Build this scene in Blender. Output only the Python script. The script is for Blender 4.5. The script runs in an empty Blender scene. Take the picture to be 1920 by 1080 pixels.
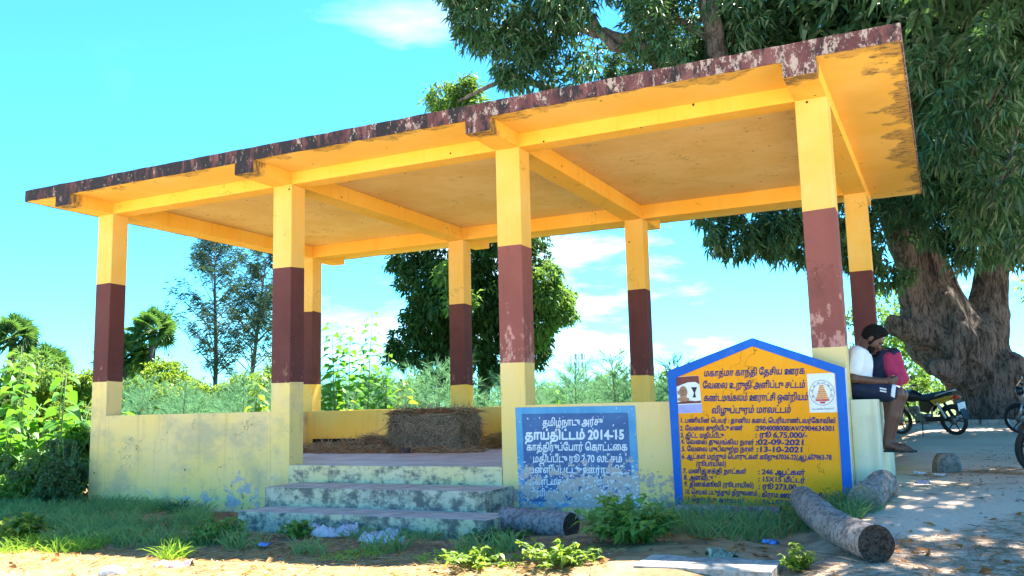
import bpy, bmesh, math, random
import numpy as np
from mathutils import Vector, Matrix
from mathutils.geometry import delaunay_2d_cdt, interpolate_bezier

S = bpy.context.scene
COL = S.collection
rng = np.random.default_rng(7)
random.seed(7)
R = math.radians

# ------------------------------------------------------------------ camera
CAM = np.array([10.9144, -8.7731, 0.6305])
YAW, PITCH, ROLL, FPX = -0.4515, 0.1343, -0.024, 1665.06
def cam_axes():
    f = np.array([math.sin(YAW), math.cos(YAW), 0]); r = np.array([math.cos(YAW), -math.sin(YAW), 0]); u = np.array([0, 0, 1.])
    f2 = f*math.cos(PITCH)+u*math.sin(PITCH); u2 = u*math.cos(PITCH)-f*math.sin(PITCH)
    return r*math.cos(ROLL)+u2*math.sin(ROLL), u2*math.cos(ROLL)-r*math.sin(ROLL), f2
cr_, cu_, cf_ = cam_axes()
cd = bpy.data.cameras.new("camera"); cam = bpy.data.objects.new("camera", cd); COL.objects.link(cam)
cd.sensor_width = 36; cd.lens = FPX/1920*36; cd.clip_start = 0.05; cd.clip_end = 3000
M = Matrix.Identity(4)
for i in range(3):
    M[i][0] = cr_[i]; M[i][1] = cu_[i]; M[i][2] = -cf_[i]; M[i][3] = CAM[i]
cam.matrix_world = M
S.camera = cam

# ------------------------------------------------------------------ world, sun, exposure
SUN_EL = R(64.5); SUN_AZ = math.atan2(0.30, 0.95)     # towards the sun: behind the shelter, a little right
w = bpy.data.worlds.new("World"); S.world = w; w.use_nodes = True
nt = w.node_tree; nt.nodes.clear()
def wn(t): return nt.nodes.new(t)
out = wn('ShaderNodeOutputWorld'); bg = wn('ShaderNodeBackground'); sky = wn('ShaderNodeTexSky')
sky.sky_type = 'NISHITA'; sky.sun_disc = False; sky.sun_elevation = SUN_EL; sky.sun_rotation = SUN_AZ
sky.air_density = 0.85; sky.dust_density = 0.0; sky.ozone_density = 1.0
bg.inputs['Strength'].default_value = 0.08
tc = wn('ShaderNodeTexCoord'); mp = wn('ShaderNodeMapping'); mp.inputs['Scale'].default_value = (1.0, 1.0, 3.6)
mp.inputs['Location'].default_value = (3.3, 6.0, 0.8)
nz = wn('ShaderNodeTexNoise'); nz.inputs['Scale'].default_value = 3.0; nz.inputs['Detail'].default_value = 9; nz.inputs['Roughness'].default_value = 0.58
rp = wn('ShaderNodeValToRGB'); rp.color_ramp.elements[0].position = 0.55; rp.color_ramp.elements[1].position = 0.80
sp = wn('ShaderNodeSeparateXYZ'); hz = wn('ShaderNodeMapRange')
hz.inputs['From Min'].default_value = 0.50; hz.inputs['From Max'].default_value = 0.06; hz.inputs['To Min'].default_value = 0.12; hz.inputs['To Max'].default_value = 1.0
mu = wn('ShaderNodeMath'); mu.operation = 'MULTIPLY'
mx = wn('ShaderNodeMix'); mx.data_type = 'RGBA'
cl = wn('ShaderNodeRGB'); cl.outputs[0].default_value = (8.2, 8.6, 9.0, 1)
L = nt.links.new
L(tc.outputs['Generated'], mp.inputs['Vector']); L(mp.outputs[0], nz.inputs['Vector']); L(nz.outputs['Fac'], rp.inputs[0])
L(tc.outputs['Generated'], sp.inputs[0]); L(sp.outputs['Z'], hz.inputs['Value'])
az = wn('ShaderNodeMapRange'); az.inputs['From Min'].default_value = -0.74; az.inputs['From Max'].default_value = -0.52; L(sp.outputs['X'], az.inputs['Value'])
mu2 = wn('ShaderNodeMath'); mu2.operation = 'MULTIPLY'; L(rp.outputs[0], mu2.inputs[0]); L(az.outputs[0], mu2.inputs[1])     # the clouds thin out to the left
L(mu2.outputs[0], mu.inputs[0]); L(hz.outputs[0], mu.inputs[1])
tint = wn('ShaderNodeMix'); tint.data_type = 'RGBA'; tint.blend_type = 'MULTIPLY'; tint.inputs['Factor'].default_value = 1; tint.inputs['B'].default_value = (.255, .78, 1.0, 1)
L(sky.outputs[0], tint.inputs['A'])
L(mu.outputs[0], mx.inputs['Factor']); L(tint.outputs['Result'], mx.inputs['A']); L(cl.outputs[0], mx.inputs['B'])
L(mx.outputs['Result'], bg.inputs['Color']); L(bg.outputs[0], out.inputs[0])

sd = bpy.data.lights.new("sun", 'SUN'); sun = bpy.data.objects.new("sun", sd); COL.objects.link(sun)
sd.energy = 4.3; sd.angle = R(0.55); sd.color = (1.0, 0.93, 0.80)
SD = Vector((math.sin(SUN_AZ)*math.cos(SUN_EL), math.cos(SUN_AZ)*math.cos(SUN_EL), math.sin(SUN_EL)))
sun.rotation_euler = SD.to_track_quat('Z', 'Y').to_euler(); sun.location = (0, 0, 40)
S.view_settings.view_transform = 'Standard'; S.view_settings.look = 'None'; S.view_settings.gamma = 1
S.view_settings.exposure = 2.62
S.cycles.max_bounces = 8; S.cycles.diffuse_bounces = 4; S.cycles.transparent_max_bounces = 8; S.cycles.transmission_bounces = 4
S.cycles.use_denoising = True

# ------------------------------------------------------------------ node helper
class G:
    def __init__(s, name, rough=0.8):
        s.m = bpy.data.materials.new(name); s.m.use_nodes = True
        s.t = s.m.node_tree; s.b = s.t.nodes['Principled BSDF']; s.o = s.t.nodes['Material Output']
        s.b.inputs['Roughness'].default_value = rough
        s.geo = s.n('ShaderNodeNewGeometry'); s.pos = s.geo.outputs['Position']
    def n(s, t): return s.t.nodes.new(t)
    def set(s, sock, v):
        if isinstance(v, bpy.types.NodeSocket): s.t.links.new(v, sock)
        elif isinstance(v, (tuple, list)) and len(v) == 3 and sock.type == 'RGBA': sock.default_value = (*v, 1)
        else: sock.default_value = v
    def math(s, op, a, b=0.0, clamp=False):
        n = s.n('ShaderNodeMath'); n.operation = op; n.use_clamp = clamp; s.set(n.inputs[0], a); s.set(n.inputs[1], b); return n.outputs[0]
    def mix(s, f, a, b):
        n = s.n('ShaderNodeMix'); n.data_type = 'RGBA'; s.set(n.inputs['Factor'], f); s.set(n.inputs['A'], a); s.set(n.inputs['B'], b); return n.outputs['Result']
    def mapping(s, scale=(1, 1, 1), loc=(0, 0, 0), vec=None):
        n = s.n('ShaderNodeMapping'); n.inputs['Scale'].default_value = scale; n.inputs['Location'].default_value = loc
        s.set(n.inputs['Vector'], vec or s.pos); return n.outputs[0]
    def noise(s, scale, detail=4, rough=0.55, vec=None):
        n = s.n('ShaderNodeTexNoise'); n.inputs['Scale'].default_value = scale; n.inputs['Detail'].default_value = detail; n.inputs['Roughness'].default_value = rough
        s.set(n.inputs['Vector'], vec or s.pos); return n.outputs['Fac']
    def vor(s, scale, vec=None, out='Distance'):
        n = s.n('ShaderNodeTexVoronoi'); n.inputs['Scale'].default_value = scale; s.set(n.inputs['Vector'], vec or s.pos); return n.outputs[out]
    def rng(s, v, a, b, c=0.0, d=1.0):
        n = s.n('ShaderNodeMapRange'); n.interpolation_type = 'SMOOTHSTEP'
        s.set(n.inputs['Value'], v)
        for k, x in zip(('From Min', 'From Max', 'To Min', 'To Max'), (a, b, c, d)): n.inputs[k].default_value = x
        return n.outputs[0]
    def sep(s, v=None):
        n = s.n('ShaderNodeSeparateXYZ'); s.set(n.inputs[0], v or s.pos); return n.outputs
    def color(s, c): s.set(s.b.inputs['Base Color'], c)
    def bump(s, h, strength=0.3, dist=0.02):
        n = s.n('ShaderNodeBump'); n.inputs['Strength'].default_value = strength; n.inputs['Distance'].default_value = dist
        s.set(n.inputs['Height'], h); s.t.links.new(n.outputs[0], s.b.inputs['Normal'])

def simple(name, col, rough=0.7, metal=0.0, var=0.25, nscale=12, bump=0.1, spec=0.4):
    g = G(name, rough); g.b.inputs['Metallic'].default_value = metal; g.b.inputs['Specular IOR Level'].default_value = spec
    n = g.noise(nscale, 5)
    c2 = tuple(max(0, x*(1-var)) for x in col); c1 = tuple(min(1, x*(1+var)) for x in col)
    g.color(g.mix(g.rng(n, .3, .7), c2, c1))
    if bump: g.bump(n, bump, 0.01)
    return g.m

def paint(name, c1, c2, speck=True, grime=0.0, gth=(.56, .70), gsc=3.2, gz=.6, ystain=False, smear=None, pcx=None, grime_col=(.16, .13, .10), peel=None, scratch=None, streak=0.25, rough=0.75):
    """old wall paint: cloudy tone, streaks, specks, worn patches"""
    g = G(name, rough); g.b.inputs['Specular IOR Level'].default_value = 0.25
    n1 = g.noise(1.1, 6, .6); c = g.mix(g.rng(n1, .35, .68), c1, c2)
    st = g.noise(1, 5, .6, g.mapping((9, 9, .7)))
    c = g.mix(g.math('MULTIPLY', g.rng(st, .52, .75), streak), c, tuple(x*.62 for x in c1))
    n3 = g.noise(22, 6, .65)
    c = g.mix(g.math('MULTIPLY', g.rng(n3, .55, .75), .16), c, tuple(x*.5 for x in c1))
    z = g.sep()[2]
    if peel:                                         # (zlow, zhigh, amount, colour): plaster showing near the foot of the wall
        zl, zh, am, pc = peel
        zz = g.rng(z, zl, zh, am, 0.0)
        if pcx: zz = g.math('MULTIPLY', zz, g.rng(g.math('ABSOLUTE', g.math('SUBTRACT', g.sep()[0], pcx[0])), 0, pcx[1], 1.5, .35))
        pk = g.noise(5.5, 8, .68, g.mapping((1, 1, 1.3), (3, 1, 2)))
        pk = g.math('ADD', g.math('MULTIPLY', pk, .72), g.math('MULTIPLY', g.noise(17, 6, .7, g.mapping((1.4, 1.4, .8))), .28))
        msk = g.rng(g.math('ADD', pk, zz), .645, .68)
        c = g.mix(msk, c, pc)
        pk2 = g.noise(14, 8, .7)
        c = g.mix(g.math('MULTIPLY', g.rng(g.math('ADD', pk2, g.math('MULTIPLY', zz, .7)), .68, .73), .8), c, (.11, .11, .13))
    if scratch:                                      # (zlow, zhigh, amount, colour)
        zl, zh, am, pc = scratch
        zz = g.rng(z, zl, zh, am, 0.0)
        pk = g.noise(6, 9, .72, g.mapping((1.6, 1.6, .8), (8, 2, 0)))
        c = g.mix(g.math('MULTIPLY', g.rng(g.math('ADD', pk, zz), .64, .70), .8), c, pc)
    if grime:
        gm = g.noise(gsc, 8, .7, g.mapping((1, 1, gz), (5, 5, 5)))
        c = g.mix(g.math('MULTIPLY', g.rng(gm, *gth), grime), c, grime_col)
    if smear:
        sn = g.noise(1.3, 7, .62, g.mapping((1, 1, 1.5), (2.2, 0, 6)))
        c = g.mix(g.math('MULTIPLY', g.rng(sn, .46, .66), smear), c, (.42, .38, .24))
    if speck:
        v = g.vor(4.2); vc = g.n('ShaderNodeTexVoronoi'); vc.inputs['Scale'].default_value = 4.2; g.set(vc.inputs['Vector'], g.pos)
        rs = g.sep(vc.outputs['Color'])[0]
        m = g.math('MULTIPLY', g.rng(v, .075, .05), g.math('GREATER_THAN', rs, .45))
        c = g.mix(m, c, (.09, .03, .012))
    if ystain:                                       # damp black stain on the beam ends at the eaves
        yn = g.math('ADD', g.sep()[1], g.math('MULTIPLY', g.math('SUBTRACT', g.noise(5, 6, .6), .5), .45))
        c = g.mix(g.math('MULTIPLY', g.rng(yn, -.44, -.60), g.rng(g.noise(1, 8, .7, g.mapping((9, 22, 9))), .36, .56, .35, .95)), c, (.12, .08, .045))
    cv = g.noise(2.3, 3); cr = g.n('ShaderNodeTexVoronoi'); cr.feature = 'DISTANCE_TO_EDGE'; cr.inputs['Scale'].default_value = .9
    wp = g.n('ShaderNodeVectorMath'); wp.operation = 'ADD'; wn_ = g.n('ShaderNodeTexNoise'); wn_.inputs['Scale'].default_value = 3.0; wn_.inputs['Detail'].default_value = 6; g.set(wn_.inputs['Vector'], g.pos); g.set(wp.inputs[0], g.pos); g.set(wp.inputs[1], wn_.outputs['Color']); g.set(cr.inputs['Vector'], wp.outputs[0])
    crk = g.math('MULTIPLY', g.rng(cr.outputs['Distance'], .007, .002), g.rng(cv, .52, .60))
    c = g.mix(g.math('MULTIPLY', crk, .65), c, tuple(x*.3 for x in c1))
    g.color(c); g.bump(g.math('ADD', g.noise(18, 8, .65), g.math('MULTIPLY', g.noise(2.6, 4), 1.5)), .16, .012)
    return g.m

# ------------------------------------------------------------------ mesh helpers
class MB:
    def __init__(s): s.v = []; s.f = []; s.mi = []
    def add(s, vs, fs, mi=0):
        o = len(s.v); s.v += [tuple(map(float, x)) for x in vs]; s.f += [tuple(i+o for i in f) for f in fs]; s.mi += [mi]*len(fs); return s
    def box(s, x0, x1, y0, y1, z0, z1, bev=0.0, mi=0):
        bm = bmesh.new(); bmesh.ops.create_cube(bm, size=1)
        for v in bm.verts: v.co = ((x0+x1)/2+v.co.x*(x1-x0), (y0+y1)/2+v.co.y*(y1-y0), (z0+z1)/2+v.co.z*(z1-z0))
        if bev: bmesh.ops.bevel(bm, geom=list(bm.edges), offset=bev, segments=2, affect='EDGES', profile=.6)
        bm.verts.index_update(); s.add([v.co for v in bm.verts], [[v.index for v in f.verts] for f in bm.faces], mi); bm.free(); return s
    def tube(s, pts, rad, n=10, mi=0, caps=True, wob=0.0):
        pts = [np.array(p, float) for p in pts]; k = len(pts)
        if not hasattr(rad, '__len__'): rad = [rad]*k
        vs = []; prev = None
        for i, p in enumerate(pts):
            t = pts[min(i+1, k-1)]-pts[max(i-1, 0)]; t /= (np.linalg.norm(t)+1e-9)
            if prev is None:
                a = np.array([0, 0, 1.]) if abs(t[2]) < .9 else np.array([1., 0, 0])
            else: a = prev
            u = a-t*(a@t); u /= np.linalg.norm(u)+1e-9; prev = u; q = np.cross(t, u)
            for j in range(n):
                an = 2*math.pi*j/n; rr = rad[i]*(1+wob*(random.random()-.5))
                vs.append(p+(u*math.cos(an)+q*math.sin(an))*rr)
        fs = [(i*n+j, i*n+(j+1) % n, (i+1)*n+(j+1) % n, (i+1)*n+j) for i in range(k-1) for j in range(n)]
        if caps: fs += [tuple(range(n))[::-1], tuple(range((k-1)*n, k*n))]
        return s.add(vs, fs, mi)
    def lathe(s, prof, axis_o, ax, n=24, mi=0):
        """prof: list of (radius, offset along axis)"""
        ax = Vector(ax).normalized(); u = ax.orthogonal().normalized(); q = ax.cross(u); o = Vector(axis_o)
        vs = [o+ax*h+(u*math.cos(2*math.pi*j/n)+q*math.sin(2*math.pi*j/n))*r for r, h in prof for j in range(n)]
        k = len(prof)
        fs = [(i*n+j, i*n+(j+1) % n, (i+1)*n+(j+1) % n, (i+1)*n+j) for i in range(k-1) for j in range(n)]
        return s.add(vs, fs, mi)
    def torus(s, c, ax, Rr, r, n=40, m=10, mi=0):
        pr = [(Rr+r*math.cos(2*math.pi*i/m), r*math.sin(2*math.pi*i/m)) for i in range(m+1)]
        return s.lathe(pr, c, ax, n, mi)
    def ell(s, c, rad, n=16, m=10, mi=0):
        vs = []; fs = []
        for i in range(m+1):
            th = math.pi*i/m
            for j in range(n):
                ph = 2*math.pi*j/n; vs.append((c[0]+rad[0]*math.sin(th)*math.cos(ph), c[1]+rad[1]*math.sin(th)*math.sin(ph), c[2]+rad[2]*math.cos(th)))
        fs = [(i*n+j, (i+1)*n+j, (i+1)*n+(j+1) % n, i*n+(j+1) % n) for i in range(m) for j in range(n)]
        return s.add(vs, fs, mi)

def link(name, mesh, parent=None, **kw):
    o = bpy.data.objects.new(name, mesh); COL.objects.link(o)
    if parent is not None: o.parent = parent
    for k, v in kw.items():
        if v: o[k] = v
    return o
def build(name, mb, mats, parent=None, smooth=False, off=None, **kw):
    me = bpy.data.meshes.new(name)
    vs = mb.v if off is None else [(a-off[0], b-off[1], c-off[2]) for a, b, c in mb.v]
    me.from_pydata(vs, [], mb.f)
    for m in (mats if isinstance(mats, (list, tuple)) else [mats]): me.materials.append(m)
    if max(mb.mi, default=0) > 0: me.polygons.foreach_set('material_index', mb.mi)
    if smooth: me.polygons.foreach_set('use_smooth', [True]*len(me.polygons))
    me.update()
    return link(name, me, parent, **kw)
def npmesh(name, V, F, mat, smooth=False):
    """V Nx3, F Mxk (all same k)"""
    me = bpy.data.meshes.new(name); V = np.asarray(V, np.float32); F = np.asarray(F, np.int32); k = F.shape[1]
    me.vertices.add(len(V)); me.vertices.foreach_set('co', V.ravel())
    me.loops.add(F.size); me.loops.foreach_set('vertex_index', F.ravel())
    me.polygons.add(len(F)); me.polygons.foreach_set('loop_start', np.arange(len(F), dtype=np.int32)*k)
    if smooth: me.polygons.foreach_set('use_smooth', np.ones(len(F), bool))
    for m in (mat if isinstance(mat, (list, tuple)) else [mat]): me.materials.append(m)
    me.update(calc_edges=True); return me
def thing(name, label, cat, loc=(0, 0, 0), group=None, rot=(0, 0, 0)):
    o = bpy.data.objects.new(name, None); COL.objects.link(o); o.location = loc; o.rotation_euler = rot
    o.empty_display_size = .2
    o['label'] = label; o['category'] = cat
    if group: o['group'] = group
    return o
def tag(o, label, cat, group=None):
    o['label'] = label; o['category'] = cat
    if group: o['group'] = group
    return o
def children(o): return [c for c in bpy.data.objects if c.parent == o]
def dup(o, label, loc=None, rotz=None, scale=None, parent=None):
    c = o.copy(); COL.objects.link(c)
    if parent is not None: c.parent = parent
    else:
        c['label'] = label
        if loc is not None: c.location = loc
        if rotz is not None: c.rotation_euler.z = rotz
        if scale is not None: c.scale = (scale,)*3
    for ch in children(o): dup(ch, None, parent=c)
    return c

# ------------------------------------------------------------------ signed-distance modelling (smooth continuous bodies)
class SDF:
    def __init__(s, lo, hi, h):
        s.lo = np.array(lo, float); s.h = h; s.n = np.ceil((np.array(hi)-s.lo)/h).astype(int)+1
        s.F = np.full(s.n, 9.0, np.float32)
    def _sub(s, a, b):
        i0 = np.maximum(0, np.floor((a-s.lo)/s.h).astype(int)); i1 = np.minimum(s.n, np.ceil((b-s.lo)/s.h).astype(int)+1)
        if np.any(i1 <= i0): return None, None
        ax = [s.lo[k]+s.h*np.arange(i0[k], i1[k]) for k in range(3)]
        P = np.stack(np.meshgrid(*ax, indexing='ij'), -1).astype(np.float32)
        return (slice(i0[0], i1[0]), slice(i0[1], i1[1]), slice(i0[2], i1[2])), P
    def put(s, sl, d, k, sub=False):
        A = s.F[sl]
        if sub:
            d = -d; hh = np.clip(.5-.5*(d-A)/k, 0, 1); hh = np.clip(.5+.5*(d-A)/k, 0, 1); s.F[sl] = A*(1-hh)+d*hh+k*hh*(1-hh)
        else:
            hh = np.clip(.5+.5*(A-d)/k, 0, 1); s.F[sl] = A*(1-hh)+d*hh-k*hh*(1-hh)
    def cone(s, a, b, ra, rb, k=.02, sub=False):
        a = np.array(a, float); b = np.array(b, float); m = max(ra, rb)+k*2+2*s.h
        sl, P = s._sub(np.minimum(a, b)-m, np.maximum(a, b)+m)
        if sl is None: return s
        ab = b-a; t = np.clip(((P-a)@ab)/(ab@ab+1e-12), 0, 1)
        d = np.linalg.norm(P-(a+t[..., None]*ab), axis=-1)-(ra+(rb-ra)*t); s.put(sl, d.astype(np.float32), k, sub); return s
    def path(s, pts, rs, k=.02):
        for i in range(len(pts)-1): s.cone(pts[i], pts[i+1], rs[i], rs[i+1], k)
        return s
    def ell(s, c, r, rot=None, k=.02, sub=False):
        c = np.array(c, float); r = np.array(r, float); m = max(r)+k*2+2*s.h
        sl, P = s._sub(c-m, c+m)
        if sl is None: return s
        Q = P-c
        if rot is not None: Q = Q@np.array(rot)          # columns of rot = local axes
        k0 = np.linalg.norm(Q/r, axis=-1); k1 = np.linalg.norm(Q/(r*r), axis=-1)+1e-9
        s.put(sl, (k0*(k0-1)/k1).astype(np.float32), k, sub); return s
    def box(s, c, hs, r=.02, rot=None, k=.02):
        c = np.array(c, float); hs = np.array(hs, float); m = np.linalg.norm(hs)+k*2
        sl, P = s._sub(c-m, c+m)
        Q = P-c
        if rot is not None: Q = Q@np.array(rot)
        q = np.abs(Q)-(hs-r); d = np.linalg.norm(np.maximum(q, 0), axis=-1)+np.minimum(q.max(-1), 0)-r
        s.put(sl, d.astype(np.float32), k); return s
    def plane_cut(s, p, n):
        """remove everything on the side n points to"""
        ax = [s.lo[k]+s.h*np.arange(s.n[k]) for k in range(3)]
        P = np.stack(np.meshgrid(*ax, indexing='ij'), -1); n = np.array(n, float); n /= np.linalg.norm(n)
        s.F = np.maximum(s.F, ((P-np.array(p))@n).astype(np.float32)); return s
    def mesh(s, name, mat, smooth=True, noise=None):
        F = s.F; h = s.h; nx, ny, nz = F.shape
        neg = F < 0
        cs = [neg[i:nx-1+i, j:ny-1+j, k:nz-1+k] for i in (0, 1) for j in (0, 1) for k in (0, 1)]
        sm = sum(c.astype(np.int8) for c in cs); act = (sm > 0) & (sm < 8)
        idx = np.argwhere(act); n = len(idx); ID = np.full(act.shape, -1, np.int64); ID[act] = np.arange(n)
        acc = np.zeros((n, 3)); cnt = np.zeros(n)
        cor = [(i, j, k) for i in (0, 1) for j in (0, 1) for k in (0, 1)]
        val = {c: F[idx[:, 0]+c[0], idx[:, 1]+c[1], idx[:, 2]+c[2]] for c in cor}
        for a in cor:
            for ax in range(3):
                if a[ax] == 0:
                    b = list(a); b[ax] = 1; b = tuple(b); va, vb = val[a], val[b]; cr = (va < 0) != (vb < 0)
                    t = np.where(cr, va/(va-vb+1e-12), 0)
                    p = np.array(a, float)[None, :].repeat(n, 0); p[:, ax] += t; acc += p*cr[:, None]; cnt += cr
        V = s.lo+h*(idx+acc/np.maximum(cnt, 1)[:, None])
        quads = []
        for ax in range(3):
            u, v = [(1, 2), (2, 0), (0, 1)][ax]
            A = neg; sh = [slice(None)]*3; sh2 = [slice(None)]*3; sh[ax] = slice(0, -1); sh2[ax] = slice(1, None)
            a, b = A[tuple(sh)], A[tuple(sh2)]
            E = np.argwhere(a != b)
            E = E[(E[:, u] > 0) & (E[:, v] > 0) & (E[:, u] < F.shape[u]-1) & (E[:, v] < F.shape[v]-1)]
            fl = a[E[:, 0], E[:, 1], E[:, 2]]
            def cell(du, dv):
                C = E.copy(); C[:, u] -= du; C[:, v] -= dv; return ID[C[:, 0], C[:, 1], C[:, 2]]
            q = np.stack([cell(1, 1), cell(0, 1), cell(0, 0), cell(1, 0)], 1)
            q[~fl] = q[~fl][:, ::-1]; quads.append(q)
        Q = np.concatenate(quads); Q = Q[(Q >= 0).all(1)]
        if noise is not None: V = noise(V)
        return npmesh(name, V, Q, mat, smooth)

# cheap smooth value noise for vertex displacement
_perm = rng.random((32, 32, 32)).astype(np.float32)
def vnoise(P, sc=1.0):
    Q = np.asarray(P, float)*sc; i = np.floor(Q).astype(int); f = Q-i; f = f*f*(3-2*f); o = 0
    for a in (0, 1):
        for b in (0, 1):
            for c in (0, 1):
                wgt = (f[..., 0] if a else 1-f[..., 0])*(f[..., 1] if b else 1-f[..., 1])*(f[..., 2] if c else 1-f[..., 2])
                o = o+wgt*_perm[(i[..., 0]+a) % 32, (i[..., 1]+b) % 32, (i[..., 2]+c) % 32]
    return o
def sst(x, a, b):
    t = np.clip((np.asarray(x, float)-a)/(b-a), 0, 1); return t*t*(3-2*t)

# ================================================================== MATERIALS
Y_TOP = paint('yellow_paint_ochre', (.86, .44, .045), (.88, .50, .08), grime=.0, ystain=True)
Y_CEIL = paint('yellow_paint_ceiling', (.76, .46, .14), (.82, .55, .22), grime=.22, grime_col=(.35, .2, .08))
Y_COL = paint('yellow_paint_column', (.78, .43, .075), (.80, .50, .14))
Y_WALL = paint('pale_yellow_wall', (.84, .61, .20), (.80, .60, .27), grime=.30, grime_col=(.34, .30, .2), peel=(-.50, .15, .118, (.40, .40, .43)), streak=.45, smear=.75, pcx=(2.75, 1.6))
Y_WALLR = paint('pale_yellow_wall_right', (.82, .58, .19), (.79, .59, .28), grime=.18, grime_col=(.33, .25, .2), peel=(-.45, .35, .17, (.42, .33, .30)), streak=.3)
Y_BACK = paint('yellow_inner_wall', (.93, .55, .08), (.93, .62, .16), grime=.1)
BROWN = paint('maroon_band_paint', (.105, .030, .027), (.130, .042, .037), speck=False, streak=.3, grime=.3, grime_col=(.05, .02, .02), scratch=(1.05, 1.6, .09, (.34, .14, .11)))
BROWN_W = paint('maroon_band_paint_worn', (.27, .085, .066), (.225, .068, .055), speck=False, streak=.3, grime=.35, grime_col=(.10, .03, .03), scratch=(1.1, 2.2, .15, (.55, .27, .22)))
STEP = paint('mouldy_step', (.74, .60, .30), (.66, .58, .38), speck=False, grime=.88, gth=(.45, .66), gsc=7.5, gz=1.5, grime_col=(.10, .10, .10), peel=(-.75, .0, .10, (.25, .26, .24)), streak=.6)
STEP_D = paint('very_mouldy_step', (.60, .54, .34), (.52, .50, .40), speck=False, grime=.88, gth=(.40, .60), gsc=6.5, gz=1.3, grime_col=(.085, .09, .095), peel=(-.75, .0, .14, (.30, .31, .30)), streak=.7)
STEPTOP = simple('worn_step_top', (.40, .38, .35), .85, var=.25, nscale=5)
FLOOR = simple('grey_cement_floor', (.42, .41, .42), .55, var=.2, nscale=2.5, bump=.05)
SLIT_BLK = simple('black_slit_shade', (.012, .012, .014), .8, var=.3)

def fascia_mat():
    g = G('weathered_fascia', .85)
    x = g.sep()[0]
    n = g.noise(1.0, 9, .72, g.mapping((2.6, 2.6, 1.1))); c = g.mix(g.rng(n, .42, .60), (.095, .028, .028), (.17, .06, .055))
    n2 = g.noise(1, 9, .7, g.mapping((7, 7, 2.2), (4, 0, 1)))
    black = g.math('ADD', n2, g.rng(x, 3.0, 10.3, .02, -.10))
    c = g.mix(g.rng(black, .40, .52), c, (.016, .011, .013))
    n3 = g.noise(1, 9, .78, g.mapping((11, 11, 6), (1, 7, 3)))
    pale = g.math('ADD', n3, g.rng(x, 2.0, 10.8, .0, .08))
    c = g.mix(g.math('MULTIPLY', g.rng(pale, .585, .63), .85), c, (.44, .33, .27))
    c = g.mix(g.rng(g.noise(9, 8, .7), .60, .66), c, (.02, .016, .016))
    g.color(c); g.bump(g.noise(14, 8, .7), .3, .02); return g.m
FASCIA = fascia_mat()
def soffit_mat():
    g = G('roof_soffit_paint', .8); x, y, z = g.sep()
    n1 = g.noise(1.1, 6, .6); c = g.mix(g.rng(n1, .35, .68), (.82, .46, .055), (.86, .53, .11))
    nn = g.noise(2.6, 7, .62); nb = g.math('MULTIPLY_ADD', nn, 1.35); nb.node.inputs[2].default_value = -.68
    # damp stain creeping in from the outer edges
    ex = g.math('ADD', g.math('SUBTRACT', 10.79, x), nb)
    ef = g.math('ADD', g.math('ADD', y, .70), nb)
    st = g.math('MAXIMUM', g.rng(ex, .22, .10), g.math('MULTIPLY', g.rng(ef, .10, .02), .7))
    fine = g.noise(1, 8, .7, g.mapping((9, 26, 9)))
    c = g.mix(g.math('MULTIPLY', st, .75), c, (.42, .24, .05))
    c = g.mix(g.math('MULTIPLY', st, g.rng(fine, .50, .60)), c, (.10, .07, .04))
    v = g.vor(4.2); vc = g.n('ShaderNodeTexVoronoi'); vc.inputs['Scale'].default_value = 4.2; g.set(vc.inputs['Vector'], g.pos)
    c = g.mix(g.math('MULTIPLY', g.rng(v, .075, .05), g.math('GREATER_THAN', g.sep(vc.outputs['Color'])[0], .5)), c, (.09, .03, .012))
    g.color(c); g.bump(g.noise(18, 8, .65), .1, .01); return g.m
SOFFIT = soffit_mat()

def ground_mat():
    g = G('dry_sandy_ground', .95); g.b.inputs['Specular IOR Level'].default_value = .1
    x, y, z = g.sep()
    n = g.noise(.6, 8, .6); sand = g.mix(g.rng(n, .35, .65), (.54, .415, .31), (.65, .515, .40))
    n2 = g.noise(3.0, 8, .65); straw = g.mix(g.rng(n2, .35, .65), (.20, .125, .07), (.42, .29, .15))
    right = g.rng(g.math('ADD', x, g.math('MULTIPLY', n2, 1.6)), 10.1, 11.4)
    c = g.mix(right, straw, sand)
    fine = g.noise(40, 6, .7); c = g.mix(g.math('MULTIPLY', g.rng(fine, .5, .72), .45), c, (.10, .065, .04))
    c = g.mix(g.rng(y, -3.3, -5.0), c, g.mix(fine, (.56, .45, .33), (.66, .56, .43)))          # pale sand added around and behind the camera, bounces warm light onto shelter
    far = g.rng(y, 16, 26); fg = g.mix(g.rng(n, .4, .6), (.10, .17, .05), (.16, .22, .09))
    leftb = g.math('MULTIPLY', g.rng(x, 9.5, 6), g.rng(y, 4.5, 6.5))
    c = g.mix(g.math('MAXIMUM', far, leftb), c, fg)
    g.color(c); g.bump(g.math('ADD', g.noise(9, 8, .7), g.math('MULTIPLY', fine, .4)), .5, .04); return g.m

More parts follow.
